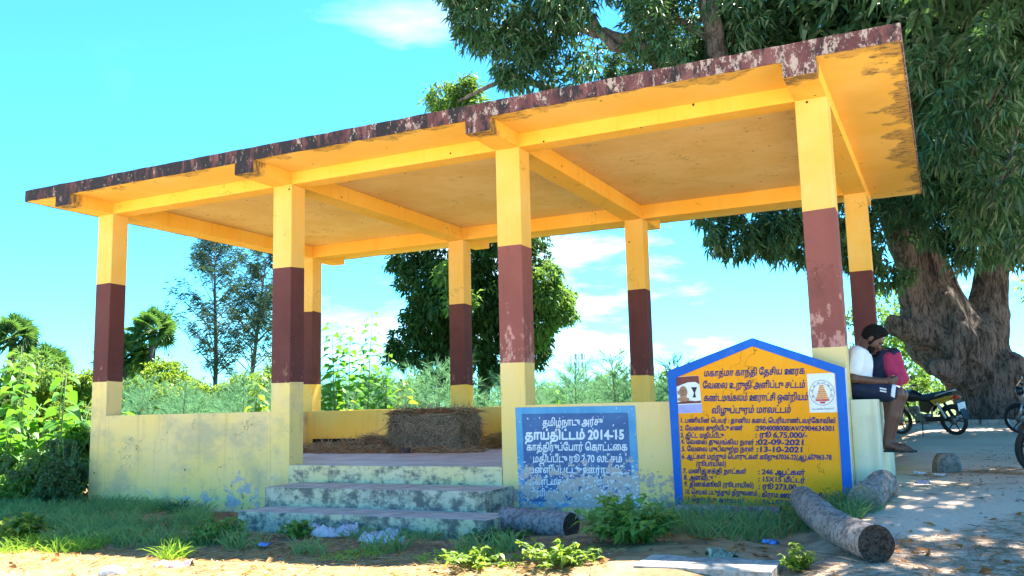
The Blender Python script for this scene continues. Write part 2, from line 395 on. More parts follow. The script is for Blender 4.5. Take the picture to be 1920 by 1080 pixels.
def leafmat(name, dark, light, trans=.45, rough=.45, spec=.35, tw=(1.6, 1.5, .6)):
    """leaf: diffuse/gloss front plus light passing through; every leaf its own tone"""
    g = G(name, rough); g.b.inputs['Specular IOR Level'].default_value = spec
    ri = g.geo.outputs['Random Per Island']
    n = g.n('ShaderNodeValToRGB'); n.color_ramp.elements[0].color = (*dark, 1); n.color_ramp.elements[1].color = (*light, 1)
    g.set(n.inputs[0], ri); c = n.outputs[0]
    big = g.noise(.8, 3); c = g.mix(g.math('MULTIPLY', g.rng(big, .4, .65), .5), c, light)
    g.color(c)
    tr = g.n('ShaderNodeBsdfTranslucent'); tc_ = g.mix(.6, c, (light[0]*tw[0], light[1]*tw[1], light[2]*tw[2])); g.set(tr.inputs['Color'], tc_)
    ms = g.n('ShaderNodeMixShader'); ms.inputs[0].default_value = trans
    g.t.links.new(g.b.outputs[0], ms.inputs[1]); g.t.links.new(tr.outputs[0], ms.inputs[2]); g.t.links.new(ms.outputs[0], g.o.inputs[0])
    return g.m
LEAF_MANGO = leafmat('mango_leaf', (.018, .055, .026), (.075, .165, .065), .30, .36, .5)
LEAF_LITE = leafmat('young_mango_leaf', (.05, .12, .03), (.13, .24, .05), .4, .4)
LEAF_DARK = leafmat('dense_tree_leaf', (.014, .042, .014), (.05, .12, .025), .30, .45)
LEAF_BROAD = leafmat('broad_leaf', (.035, .15, .02), (.13, .33, .035), .45, .4, .35, (1.5, 1.45, .6))
LEAF_YEL = leafmat('yellow_green_leaf', (.06, .18, .025), (.24, .34, .045), .45, .4, .35, (1.5, 1.45, .6))
LEAF_BUSH = leafmat('bush_leaf', (.045, .12, .03), (.15, .27, .06), .45, .6)
LEAF_WEED = leafmat('weed_leaf', (.06, .18, .05), (.20, .38, .09), .45, .5)
LEAF_CREEP = leafmat('creeper_leaf', (.025, .075, .035), (.09, .19, .085), .4, .5)
NEEDLE = leafmat('casuarina_needle', (.050, .140, .072), (.135, .27, .145), .45, .7, .2, (1.25, 1.4, 1.0))
NEEDLE_D = leafmat('casuarina_needle_dark', (.035, .075, .06), (.07, .13, .10), .35, .7, .2)
PALM = leafmat('palm_frond', (.03, .08, .03), (.10, .22, .06), .35, .5)
GRASS = leafmat('grass_blade', (.06, .17, .08), (.22, .38, .16), .45, .6)
STRAW = leafmat('straw_stalk', (.28, .17, .07), (.62, .45, .22), .2, .7, .2)
STRAW_B = leafmat('bale_straw', (.19, .125, .085), (.62, .45, .31), .2, .8, .2)
STRAW_D = leafmat('straw_stalk_dark', (.17, .11, .075), (.52, .36, .24), .15, .8, .2)
DRYLEAF = leafmat('dry_leaf', (.22, .07, .02), (.50, .26, .10), .25, .7, .2)

def bark(name, c1, c2, vs=(3, 3, .6), bump=1.0, dist=.08, fine=True):
    g = G(name, .92); g.b.inputs['Specular IOR Level'].default_value = .15
    n = g.math('ADD', g.math('MULTIPLY', g.noise(1, 10, .7, g.mapping(tuple(4*v for v in vs))), .6), g.math('MULTIPLY', g.noise(1, 8, .7, g.mapping(tuple(11*v for v in vs), (3, 1, 2))), .4)); n2 = g.noise(2.2, 6, .6)
    c = g.mix(g.rng(n, .42, .56), c1, c2); c = g.mix(g.math('MULTIPLY', g.rng(n2, .5, .7), .5), c, tuple(x*.5 for x in c1))
    g.color(c); g.bump(n, bump, dist); return g.m
BARK = bark('old_mango_bark', (.035, .028, .025), (.165, .13, .112))
BARK2 = bark('grey_bark', (.05, .04, .034), (.17, .14, .12), dist=.02)
STEM = simple('green_stem', (.12, .20, .06), .7)

# ================================================================== GROUND
def gz(x, y):
    x = np.asarray(x, float); y = np.asarray(y, float)
    z = -.60+.22*sst(x, 6.5, 9.0)+.20*sst(x, 9.5, 10.4)
    z = z-.20*sst(-y, -.2, 1.8)*sst(x, 9.2, 10.1)-.07*sst(-y, -.2, 1.8)*sst(x, 7.2, 8.6)*(1-sst(x, 9.2, 10.1))
    z = z-.05*sst(-y, 2.75, 3.05)*sst(x, 8.0, 8.8)*(1-sst(x, 9.9, 10.3))-.06*sst(-y, 1.3, 2.8)*(1-sst(x, 3.0, 7.0))
    z = z-.07*sst(y, 1.0, 4)*sst(x, 9, 10.3)
    z = z+.32*sst(y, 8.5, 16)*sst(x, 6, 9.5)
    z = z+.10*sst(-x, 0, 25)
    return z
def gzn(x, y):
    P = np.stack([np.asarray(x, float), np.asarray(y, float), np.zeros_like(np.asarray(x, float))], -1)
    return gz(x, y)+.05*(vnoise(P, .9)-.5)+.025*(vnoise(P+5, 3.1)-.5)
xs = np.concatenate([[-900, -500, -300, -200, -140, -100, -75, -55, -42, -32, -24, -18, -13, -9, -6], np.arange(-4, 15.01, .12), [16, 18, 21, 25, 31, 40, 55, 75, 110, 170, 300, 600, 900]])
ys = np.concatenate([[-60, -35, -20, -13, -10], np.arange(-8, 6, .12), np.arange(6, 20, .5), [22, 26, 32, 40, 55, 75, 110, 170, 300, 600, 1200]])
X, Y = np.meshgrid(xs, ys, indexing='ij'); Z = gzn(X, Y)
nx, ny = X.shape; idg = np.arange(nx*ny).reshape(nx, ny)
FQ = np.stack([idg[:-1, :-1], idg[1:, :-1], idg[1:, 1:], idg[:-1, 1:]], -1).reshape(-1, 4)
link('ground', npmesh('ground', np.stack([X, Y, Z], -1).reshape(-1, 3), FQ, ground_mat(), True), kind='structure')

# ================================================================== PAVILION
CX = [0.0, 3.255, 6.49, 9.785]; CW, CDP = .30, .27
YB = 4.5045; HB, ZS, ZT, WT = 3.5415, 3.698, 3.856, .660
XR = CX[3]+CW; YE = YB+CDP
OF, OL, OR_, OB = .7023, .651, .709, 1.0
pav = thing('waiting_shelter', 'open yellow concrete shelter with maroon banded columns and weathered flat roof', 'shelter', (5, 2, -.6))
PO = (5, 2, -.6)
def pb(name, mb, mats, parent=pav, **kw): return build(name, mb, mats, parent, off=PO if parent is pav else None, **kw)
bands = [(1.14, 2.53), (1.01, 2.48), (1.13, 2.43), (1.13, 2.44), (1.165, 2.52), (1.04, 2.43), (1.08, 2.43), (1.10, 2.43)]
def column_mesh(x, y, zb, zt, botmat, worn):
    b = .007
    prof = [(x+b, y), (x+CW-b, y), (x+CW, y+b), (x+CW, y+CDP-b), (x+CW-b, y+CDP), (x+b, y+CDP), (x, y+CDP-b), (x, y+b)]
    zs = [-.8, .2, zb, zb, (zb+zt)/2, zt, zt, 3.0, HB]
    mb = MB(); n = 8; vs = []
    for k, z in enumerate(zs):
        for j, (px, py) in enumerate(prof):
            dz = 0
            if z in (zb, zt): dz = (random.random()-.5)*.022
            vs.append((px, py, z+dz))
    for j in range(n):                                 # share the same wavy edge between bands
        for a, b2 in ((2, 3), (5, 6)): vs[b2*n+j] = vs[a*n+j]
    fs = []; mi = []
    for k in range(len(zs)-1):
        if k in (2, 5): continue
        m = 0 if k < 2 else (1 if k < 5 else 2)
        for j in range(n): fs.append((k*n+j, k*n+(j+1) % n, (k+1)*n+(j+1) % n, (k+1)*n+j)); mi.append(m)
    mb.v = vs; mb.f = fs; mb.mi = mi
    return mb, [botmat, BROWN_W if worn else BROWN, Y_COL]
for i, x in enumerate(CX):
    for j, y in enumerate((0.0, YB)):
        zb, zt = bands[i+4*j]
        mb, mats = column_mesh(x, y, zb, zt, (Y_WALL if i < 2 else Y_WALLR) if j == 0 else Y_BACK, i >= 2 and j == 0)
        pb('column', mb, mats)
# low walls
lo = -.8; e = .004
def wall(x0, x1, y0, y1, m, z0=lo, name='low_wall', z1=WT):
    return pb(name, MB().box(x0, x1, y0, y1, z0, z1, .006), m)
wall(CX[0]+CW, CX[1], e, .20, Y_WALL)
wall(CX[2]+CW, CX[3], e, .20, Y_WALLR)
wall(e, .20, CDP, YB, Y_WALL); wall(XR-.20, XR-e, CDP, YB, Y_BACK)
for i in range(3): wall(CX[i]+CW, CX[i+1], YB+e, YB+.2, Y_BACK, .155 if i == 0 else lo)
pb('slit_shade_strip', MB().box(CX[0]+CW, CX[1], YB+.03, YB+.19, -.5, .153), SLIT_BLK)  # black strip stands in for the shade in the slit under the wall
# outside bench block at the right end, where the men sit
pb('bench', MB().box(XR+.002, 10.318, .02, 2.05, -.5, .632, .008), paint('pale_bench_paint', (.72, .68, .42), (.68, .66, .50), speck=False, grime=.25, grime_col=(.35, .3, .25), streak=.5, peel=(-.3, .1, .10, (.45, .43, .42))))
# floor and steps
pb('floor', MB().box(.03, XR-.03, .05, YE-.03, -.75, 0), FLOOR)
st = [MB().box(CX[1]+CW+.001, CX[2]-.001, -.012, .048, -.7, .0), MB().box(3.76, 6.62, -.66, -.012, -.7, -.20, .01), MB().box(3.88, 6.93, -1.22, -.66, -.8, -.405, .012)]
for k, mb in enumerate(st):
    me = pb('step', mb, [STEP if k == 0 else STEP_D, STEPTOP])
    for p in me.data.polygons:
        if p.normal.z > .7: p.material_index = 1
# plinth lip showing at the foot of the left wall
pb('plinth', MB().box(2.1, 3.3, -.06, .003, -.8, -.56, .01), STEP)
# beams
for i in range(4):
    x = CX[i]
    cb = pb('cross_beam', MB().box(x+.002, x+CW-.002, -OF-.004, YE+.72, HB, ZS+.055, .004), [Y_TOP, FASCIA])
    for p in cb.data.polygons:
        if abs(p.normal.y) > .7: p.material_index = 1
for i in range(3):
    pb('beam', MB().box(CX[i]+CW-.002, CX[i+1]+.002, .004, CDP-.02, HB+.001, ZS+.06), Y_TOP)
    pb('beam', MB().box(CX[i]+CW-.002, CX[i+1]+.002, YB+.004, YE-.02, HB+.001, ZS+.06), Y_TOP)
# roof slab: overhang ring a little lower than the bays between the beams
RX0, RX1, RY0, RY1 = -OL, XR+OR_, -OF, YE+OB
rf = MB()
rf.box(RX0+.01, RX1-.01, RY0+.01, RY1-.01, ZS+.06, ZT-.012, 0, 1)
roof = pb('roof', rf, [FASCIA, Y_CEIL, simple('roof_top_cement', (.30, .28, .26), .9)])
for p in roof.data.polygons:
    if p.normal.z > .7: p.material_index = 2
sof = MB()
for x0, x1, y0, y1 in ((RX0+.012, RX1-.012, RY0+.012, .003), (RX0+.012, RX1-.012, YE, RY1-.012), (RX0+.012, .001, .003, YE), (XR-.001, RX1-.012, .003, YE)):
    sof.add([(x0, y0, ZS), (x1, y0, ZS), (x1, y1, ZS), (x0, y1, ZS), (x0, y0, ZS+.058), (x1, y0, ZS+.058), (x1, y1, ZS+.058), (x0, y1, ZS+.058)], [(3, 2, 1, 0), (0, 1, 5, 4), (1, 2, 6, 5), (2, 3, 7, 6), (3, 0, 4, 7)])
sof_o = build('soffit', sof, SOFFIT, roof)
sof_o.matrix_parent_inverse = Matrix.Translation(Vector((-PO[0], -PO[1], -PO[2])))
fz = MB()
def jag_strip(p0, p1, n, nrm):
    p0 = np.array(p0, float); p1 = np.array(p1, float); nrm = np.array(nrm, float)*.014; vs = []
    for i in range(n+1):
        q = p0+(p1-p0)*i/n; top = ZT+.006*math.sin(i*1.7)*random.random(); bot = ZS-.004+.007*(random.random()-.3)
        vs += [(q[0], q[1], bot), (q[0]+nrm[0], q[1]+nrm[1], bot), (q[0]+nrm[0], q[1]+nrm[1], top), (q[0], q[1], top)]
    fs = []
    for i in range(n):
        a = i*4; b = a+4
        fs += [(a+k, a+(k+1) % 4, b+(k+1) % 4, b+k) for k in range(4)]
    fs += [(3, 2, 1, 0), (n*4, n*4+1, n*4+2, n*4+3)]
    fz.add(vs, fs)
jag_strip((RX1, RY0, 0), (RX0, RY0, 0), 80, (0, 1, 0)); jag_strip((RX0, RY1, 0), (RX1, RY1, 0), 80, (0, -1, 0))
jag_strip((RX0, RY0+.015, 0), (RX0, RY1-.015, 0), 50, (1, 0, 0)); jag_strip((RX1, RY1-.015, 0), (RX1, RY0+.015, 0), 50, (-1, 0, 0))
fo = build('fascia', fz, FASCIA, roof); fo.matrix_parent_inverse = Matrix.Translation(Vector((-PO[0], -PO[1], -PO[2])))

# ------------------------------------------------------------------ lettering
TA = 'கஙசஞடணதநபமயரலவழளறனஜஷஸஹ'
def reorder(t):
    o = ''
    for ch in t:
        if ch in 'ெேை' and o: o = o[:-1]+ch+o[-1]
        elif ch in 'ொோௌ' and o: o = o[:-1]+{'ொ': 'ெ', 'ோ': 'ே', 'ௌ': 'ெ'}[ch]+o[-1]+'ா'
        else: o += ch
    return o
_gl = {}
def _outline(s):
    c = bpy.data.curves.new('t', 'FONT'); c.body = s; c.size = 1; c.resolution_u = 4
    o = bpy.data.objects.new('t', c); COL.objects.link(o); dg = bpy.context.evaluated_depsgraph_get(); dg.update()
    cu = o.evaluated_get(dg).to_curve(dg)
    loops = []
    for sp_ in cu.splines:
        bp = sp_.bezier_points; n = len(bp); L_ = []
        for i in range(n):
            a, b = bp[i], bp[(i+1) % n]
            L_ += [p.to_2d() for p in interpolate_bezier(a.co, a.handle_right, b.handle_left, b.co, 5)[:-1]]
        P = np.array([(p.x, p.y) for p in L_])
        if len(P):
            keep = np.linalg.norm(P-np.roll(P, 1, 0), axis=1) > 1e-5; P = P[keep]
            if len(P) > 2: loops.append(P)
    bpy.data.objects.remove(o); bpy.data.curves.remove(c); return loops
def glyph(ch, bold):
    k = (ch, bold)
    if k in _gl: return _gl[k]
    if ch == ' ': _gl[k] = ([], [], .27); return _gl[k]
    loops = _outline(ch)
    ref = _outline('|')[0][:, 0].min(); both = _outline(ch+'|'); adv = max(l[:, 0].min() for l in both)-ref
    if len(ch) and ch in 'ுூ': adv *= .9
    if not loops: _gl[k] = ([], [], adv); return _gl[k]
    L2 = []
    for P in loops:                                    # embolden: push every outline outward along its normal
        a = P-np.roll(P, 1, 0); b = np.roll(P, -1, 0)-P
        a /= np.linalg.norm(a, axis=1)[:, None]+1e-9; b /= np.linalg.norm(b, axis=1)[:, None]+1e-9
        t = a+b; t /= np.linalg.norm(t, axis=1)[:, None]+1e-9
        nrm = np.stack([-t[:, 1], t[:, 0]], 1); L2.append((P, nrm))
    big = max(loops, key=lambda p: np.prod(p.max(0)-p.min(0)))
    area = .5*np.sum(big[:, 0]*np.roll(big[:, 1], -1)-np.roll(big[:, 0], -1)*big[:, 1]); sg = -1 if area > 0 else 1
    loops = [P+sg*n*bold for P, n in L2]
    vs = []; ed = []
    for P in loops:
        o = len(vs); vs += [Vector(p) for p in P]; ed += [(o+i, o+(i+1) % len(P)) for i in range(len(P))]
    cv, ce, cf, *_ = delaunay_2d_cdt(vs, ed, [], 0, 1e-5)
    V = np.array([(v.x, v.y) for v in cv]); F = []
    for f in cf:
        c = V[list(f)].mean(0); wn_ = 0
        for P in loops:
            Q = np.roll(P, -1, 0); up = (P[:, 1] <= c[1]) & (Q[:, 1] > c[1]); dn = (P[:, 1] > c[1]) & (Q[:, 1] <= c[1])
            cr = (Q[:, 0]-P[:, 0])*(c[1]-P[:, 1])-(c[0]-P[:, 0])*(Q[:, 1]-P[:, 1])
            wn_ += int(np.sum(up & (cr > 0)))-int(np.sum(dn & (cr < 0)))
        if wn_ != 0: F.append(list(f))
    _gl[k] = (V, F, adv); return _gl[k]
def text(mb, s, x0, z0, x1, z1, size, y, bold=.02, shear=.12):
    """lettering painted on a wall plane y=const, baseline from (x0,z0) to (x1,z1)"""
    s = reorder(s); gl = [glyph(c, bold) for c in s]; W = sum(g[2] for g in gl); cur = 0; k = (x1-x0)/W
    for V, F, adv in gl:
        if len(V):
            jit = (random.random()-.5)*.03*size
            xx = (V[:, 0]+cur)*k+V[:, 1]*size*shear+x0
            tt = (V[:, 0]+cur)/W; zz = z0+(z1-z0)*tt+V[:, 1]*size+jit
            mb.add([(a, y, b) for a, b in zip(xx, zz)], F)
        cur += adv
def plate(poly, y0, y1, mi=0):
    n = len(poly); vs = [(x, y0, z) for x, z in poly]+[(x, y1, z) for x, z in poly]
    fs = [tuple(range(n)), tuple(range(2*n-1, n-1, -1))]+[(i, i+n, (i+1) % n+n, (i+1) % n) for i in range(n)]
    return vs, fs

# old blue notice painted on the shelter wall
def worn(name, c1, c2, plaster=(.46, .40, .37), amt=1.0):
    g = G(name, .7); x, y, z = g.sep()
    n1 = g.noise(3, 6, .6); c = g.mix(g.rng(n1, .35, .65), c1, c2)
    pk = g.math('ADD', g.math('MULTIPLY', g.noise(5.0, 9, .7, g.mapping((1, 1, 1.2), (2.3, 0, 4.1))), .7), g.math('MULTIPLY', g.noise(21, 6, .7), .3))
    low = g.math('MULTIPLY', g.math('ADD', g.rng(z, .35, -.25, -.02, .14), g.rng(x, 8.05, 6.9, .02, -.02)), amt)
    c = g.mix(g.rng(g.math('ADD', pk, low), .60, .615), c, plaster)
    fl = g.noise(26, 6, .6); c = g.mix(g.math('MULTIPLY', g.rng(g.math('ADD', fl, g.math('MULTIPLY', low, .5)), .63, .65), .9), c, (.66, .70, .76))
    g.color(c); return g.m
notice = thing('painted_notice', 'x', 'x'); notice.parent = pav; notice.location = (0, 0, 0)
for k in ('label', 'category'): del notice[k]
notice.matrix_parent_inverse = Matrix.Translation(Vector((-PO[0], -PO[1], -PO[2])))
OUT = [(6.684, -.428), (8.039, -.390), (8.023, .626), (6.664, .635)]; INN = [(6.762, -.362), (7.956, -.332), (7.944, .556), (6.743, .565)]
build('border', MB().add(*plate(OUT, -.001, .0)), worn('worn_light_blue', (.06, .27, .52), (.10, .33, .57)), notice)
build('panel', MB().add(*plate(INN, -.005, -.0015)), worn('worn_dark_blue', (.035, .10, .26), (.05, .14, .33)), notice)
mb = MB(); ty = -.0075
for s, a, b, c, d, sz, bo in (('தமிழ்நாடு அரசு', 6.985, .431, 7.667, .436, .105, .022), ('தாய்திட்டம் 2014-15', 6.775, .290, 7.899, .290, .135, .04), ('காத்திருப்போர் கொட்டகை', 6.790, .174, 7.928, .177, .105, .025),
        ('மதிப்பீடு ரூ 2.70 லட்சம்', 6.860, .052, 7.868, .057, .105, .022), ('பள்ளிப்பட்டு ஊராட்சி', 6.806, -.063, 7.836, -.055, .10, .022), ('கண்டமங்கலம் ஒன்றியம்', 6.808, -.184, 7.886, -.174, .10, .022), ('விழுப்புரம் மாவட்டம்', 6.90, -.303, 7.722, -.286, .10, .022)):
    text(mb, s, a, b, c, d, sz, ty, bo, .03)
build('lettering', mb, worn('worn_white_letters', (.62, .70, .78), (.70, .76, .80), (.46, .40, .37), 1.0), notice)

# orange sign slab with blue rim, standing in front of the wall
sg_ = thing('notice_board', 'tall orange masonry notice board with blue gabled rim and blue Tamil lettering', 'sign', (9.26, -.1, -.35)); SO = (9.26, -.1, -.35)
def sb(name, mb, m, parent=sg_, **kw): return build(name, mb, m, parent, off=SO if parent is sg_ else None, **kw)
OUTER = [(8.446, -.62), (10.068, -.62), (10.081, .921), (9.271, 1.239), (8.424, .955)]
INNER = [(8.520, -.62), (9.985, -.62), (9.996, .872), (9.266, 1.160), (8.509, .888)]
mb = MB(); n = 5
vs = [(x, -.158, z) for x, z in OUTER]+[(x, -.158, z) for x, z in INNER]+[(x, -.148, z) for x, z in INNER]+[(x, -.012, z) for x, z in OUTER]
fs = []
for i in range(n):
    j = (i+1) % n
    fs += [(i, j, j+n, i+n), (i+n, j+n, j+2*n, i+2*n)]
fs2 = [(i+3*n, (i+1) % n+3*n, (i+1) % n, i) for i in range(n)]+[tuple(range(4*n-1, 3*n-1, -1))]
mb.add(vs, fs, 0); mb.add(vs, fs2, 1)
BLUE = paint('blue_rim_paint', (.012, .11, .47), (.02, .15, .58), speck=False, grime=.25, grime_col=(.35, .42, .55), streak=.3)
rim = sb('rim', mb, [BLUE, paint('pale_rim_side', (.70, .68, .60), (.62, .62, .60), speck=False, grime=.2)])
for p in rim.data.polygons:
    if p.normal.z > .4 and p.material_index == 1: p.material_index = 0
ORANGE = paint('orange_board_paint', (.96, .345, .008), (.96, .39, .015), speck=False, streak=.12, grime=.08, grime_col=(.5, .25, .05))
sb('panel', MB().add(*plate(INNER, -.1485, -.02)), ORANGE)
mb = MB(); ty = -.1515
H1, H2 = .088, .060
for s, a, b, c, d, sz, bo in (
        ('மகாத்மா காந்தி தேசிய ஊரக', 8.783, .891, 9.728, .880, H1, .03), ('வேலை உறுதி அளிப்பு சட்டம்', 8.765, .775, 9.723, .753, H1, .03),
        ('கண்டமங்கலம் ஊராட்சி ஒன்றியம்', 8.770, .653, 9.742, .638, H1, .03), ('விழுப்புரம் மாவட்டம்', 8.840, .535, 9.581, .527, H1, .03),
        ('1. பணியின் பெயர் : தானிய களம், பெரியாண்டவர்கோவில்', 8.526, .450, 9.967, .425, H2*1.06, .038),
        ('2. வேலை குறியீடு எண்', 8.522, .373, 9.128, .370, H2*1.06, .038), (':2904008008/AV/2904634301', 9.240, .366, 9.958, .355, H2*1.06, .038),
        ('3. திட்ட மதிப்பீடு', 8.522, .307, 8.943, .300, H2*1.06, .038), (': ரூ 6,75,000/-', 9.240, .302, 9.713, .295, .07, .038),
        ('4. வேலை துவங்கிய நாள்', 8.524, .245, 9.224, .234, H2*1.06, .038), (':02-09-2021', 9.240, .234, 9.689, .229, .07, .042),
        ('5. வேலை முடிவுற்ற நாள்', 8.528, .175, 9.221, .170, H2*1.06, .038), (':13-10-2021', 9.244, .167, 9.674, .164, .07, .042),
        ('6. ஆட்கள் மற்றும் பொருட்கள் கூறு:67036-22(ஆ),607963-78', 8.526, .104, 9.910, .096, H2*1.06, .036), ('(ரூபாயில்)', 8.662, .034, 8.953, .033, .065, .036),
        ('7. மனித சக்தி நாட்கள்', 8.531, -.036, 9.139, -.035, H2*1.06, .038), (': 246 ஆட்கள்', 9.248, -.037, 9.668, -.042, H2*1.06, .04),
        ('8. அளவீடு', 8.536, -.097, 8.817, -.100, H2*1.06, .038), (': 15X15 மீட்டர்', 9.244, -.104, 9.666, -.110, H2*1.06, .04),
        ('9. தினக்கூலி (ரூபாயில்)', 8.536, -.160, 9.201, -.162, H2*1.06, .038), (': ரூ 273,00', 9.243, -.172, 9.583, -.177, .068, .04),
        ('10. செயல் படுத்தும் நிறுவனம்', 8.538, -.233, 9.228, -.235, H2*1.06, .038), (': கிராம ஊராட்சி பள்ளிப்பட்டு', 9.244, -.246, 9.967, -.251, H2*1.06, .038),
        ('11. தொடர்பு அலுவலர்', 8.534, -.299, 9.104, -.310, H2*1.06, .038), (': வட்டார வளர்ச்சி', 9.243, -.306, 9.70, -.312, H2*1.06, .038), ('அலுவலர்', 8.95, -.37, 9.20, -.372, H2*1.06, .038)):
    text(mb, s, a, b, c, d, sz, ty, bo)
sb('lettering', mb, simple('navy_letter_paint', (.012, .018, .14), .6, var=.3, bump=0))
# left poster: purple/white sheet with an old man's face, a dark swoosh and a cup-like mark
WHITE = simple('white_sheet', (.78, .77, .74), .6, var=.05, bump=0)
MARO = simple('maroon_print', (.16, .035, .03), .6, bump=0); LILAC = simple('lilac_print', (.36, .36, .68), .6, var=.1, bump=0)
SKINP = simple('printed_face', (.40, .20, .11), .6, var=.2, bump=0); BLKP = simple('black_print', (.02, .018, .018), .6, bump=0)
po = sb('portrait_poster', MB().add(*plate([(8.514, .538), (8.752, .543), (8.735, .902), (8.508, .895)], -.1525, -.1488)), WHITE)
def ob(name, mb, m): 
    o = build(name, mb, m, po); o.matrix_parent_inverse = Matrix.Translation(Vector((-SO[0], -SO[1], -SO[2]))); return o
def disc(mb, cx, cz, rx, rz, y, n=24, a0=0, a1=2*math.pi):
    vs = [(cx+rx*math.cos(a0+(a1-a0)*i/n), y, cz+rz*math.sin(a0+(a1-a0)*i/n)) for i in range(n)]; mb.add(vs, [tuple(range(n))]); return mb
ob('lilac_band', MB().add(*plate([(8.515, .540), (8.751, .545), (8.748, .628), (8.513, .622)], -.1535, -.1526)), LILAC)
ob('dark_header', MB().add(*plate([(8.509, .893), (8.734, .900), (8.738, .815), (8.70, .84), (8.62, .838), (8.51, .80)], -.1535, -.1526)), MARO); mb = MB()
mb.add(*plate([(8.512, .645), (8.60, .665), (8.69, .655), (8.745, .66), (8.746, .635), (8.60, .632), (8.512, .63)], -.1535, -.1526)); ob('dark_swoosh', mb, MARO)
mb = MB(); disc(mb, 8.574, .742, .042, .062, -.1541); disc(mb, 8.526, .742, .010, .02, -.1540); disc(mb, 8.572, .675, .06, .022, -.1539); ob('face', mb, SKINP)
mb = MB()
for dx in (-.017, .019): 
    mb.add([(8.574+dx+r*math.cos(a), -.1547, .750+r*math.sin(a)) for r in (.013, .0165) for a in np.linspace(0, 2*math.pi, 16)], [(i, i+1, i+17, i+16) for i in range(15)])
mb.add([(8.555, -.1547, .722), (8.593, -.1547, .722), (8.593, -.1547, .716), (8.555, -.1547, .716)], [(0, 1, 2, 3)])
mb.add([(8.655, -.1547, .79), (8.715, -.1547, .79), (8.69, -.1547, .735), (8.70, -.1547, .69), (8.665, -.1547, .69), (8.68, -.1547, .735)], [(0, 1, 2, 3, 4, 5)])
ob('printed_marks', mb, BLKP)
# right emblem sheet: ring with letters, temple tower in orange
po = sb('emblem_sheet', MB().add(*plate([(9.750, .523), (9.991, .523), (9.990, .881), (9.746, .878)], -.1525, -.1488)), WHITE)
GREY_I = simple('grey_print', (.16, .20, .22), .6, bump=0); OR_I = simple('orange_print', (.75, .27, .06), .6, var=.25, nscale=60, bump=0); RED_I = simple('red_print', (.62, .06, .05), .6, bump=0)
ec, ez = 9.868, .702
mb = MB()
for r0, r1 in ((.106, .110), (.078, .081)):
    N = 40; mb.add([(ec+r*math.cos(2*math.pi*i/N), -.1540, ez+r*1.06*math.sin(2*math.pi*i/N)) for r in (r0, r1) for i in range(N)], [(i, (i+1) % N, (i+1) % N+N, i+N) for i in range(N)])
for i, ch in enumerate('தமிழ்நாடு அரசு'):
    pass
ring = [c for c in ('த', 'மி', 'ழ்', 'நா', 'டு', 'அ', 'ர', 'சு')]
for i, c in enumerate(ring):
    an = R(200-i*31); gx = 0; sub = MB(); text(sub, c, -.013, -.012, .013, -.012, .022, 0, .02, 0)
    for k, (vx, vy, vz) in enumerate(sub.v):
        t = an-math.pi/2; rx = vx*math.cos(t)-vz*math.sin(t); rz = vx*math.sin(t)+vz*math.cos(t); sub.v[k] = (ec+.094*math.cos(an)+rx, -.1545, ez+.1*math.sin(an)+rz)
    mb.add(sub.v, sub.f)
text(mb, 'வாய்மையே வெல்லும்', ec-.095, ez-.155, ec+.095, ez-.152, .022, -.1545, .01, 0)
ob('ring_lettering', mb, GREY_I)
mb = MB(); zz = ez-.055
for k in range(6):
    wd = .055-.0065*k; h = .019
    mb.add([(ec-wd, -.1542, zz), (ec+wd, -.1542, zz), (ec+wd-.004, -.1542, zz+h-.003), (ec-wd+.004, -.1542, zz+h-.003)], [(0, 1, 2, 3)]); zz += h
mb.add([(ec-.022, -.1542, zz), (ec+.022, -.1542, zz), (ec+.014, -.1542, zz+.012), (ec-.014, -.1542, zz+.012)], [(0, 1, 2, 3)]); ob('temple_tower', mb, OR_I)
mb = MB(); mb.add([(ec-.062, -.1543, ez-.075), (ec+.062, -.1543, ez-.075), (ec+.058, -.1543, ez-.058), (ec-.058, -.1543, ez-.058)], [(0, 1, 2, 3)])
mb.add([(ec-.02, -.1543, ez-.098), (ec+.02, -.1543, ez-.098), (ec+.024, -.1543, ez-.08), (ec-.024, -.1543, ez-.08)], [(0, 1, 2, 3)]); ob('emblem_base', mb, RED_I)
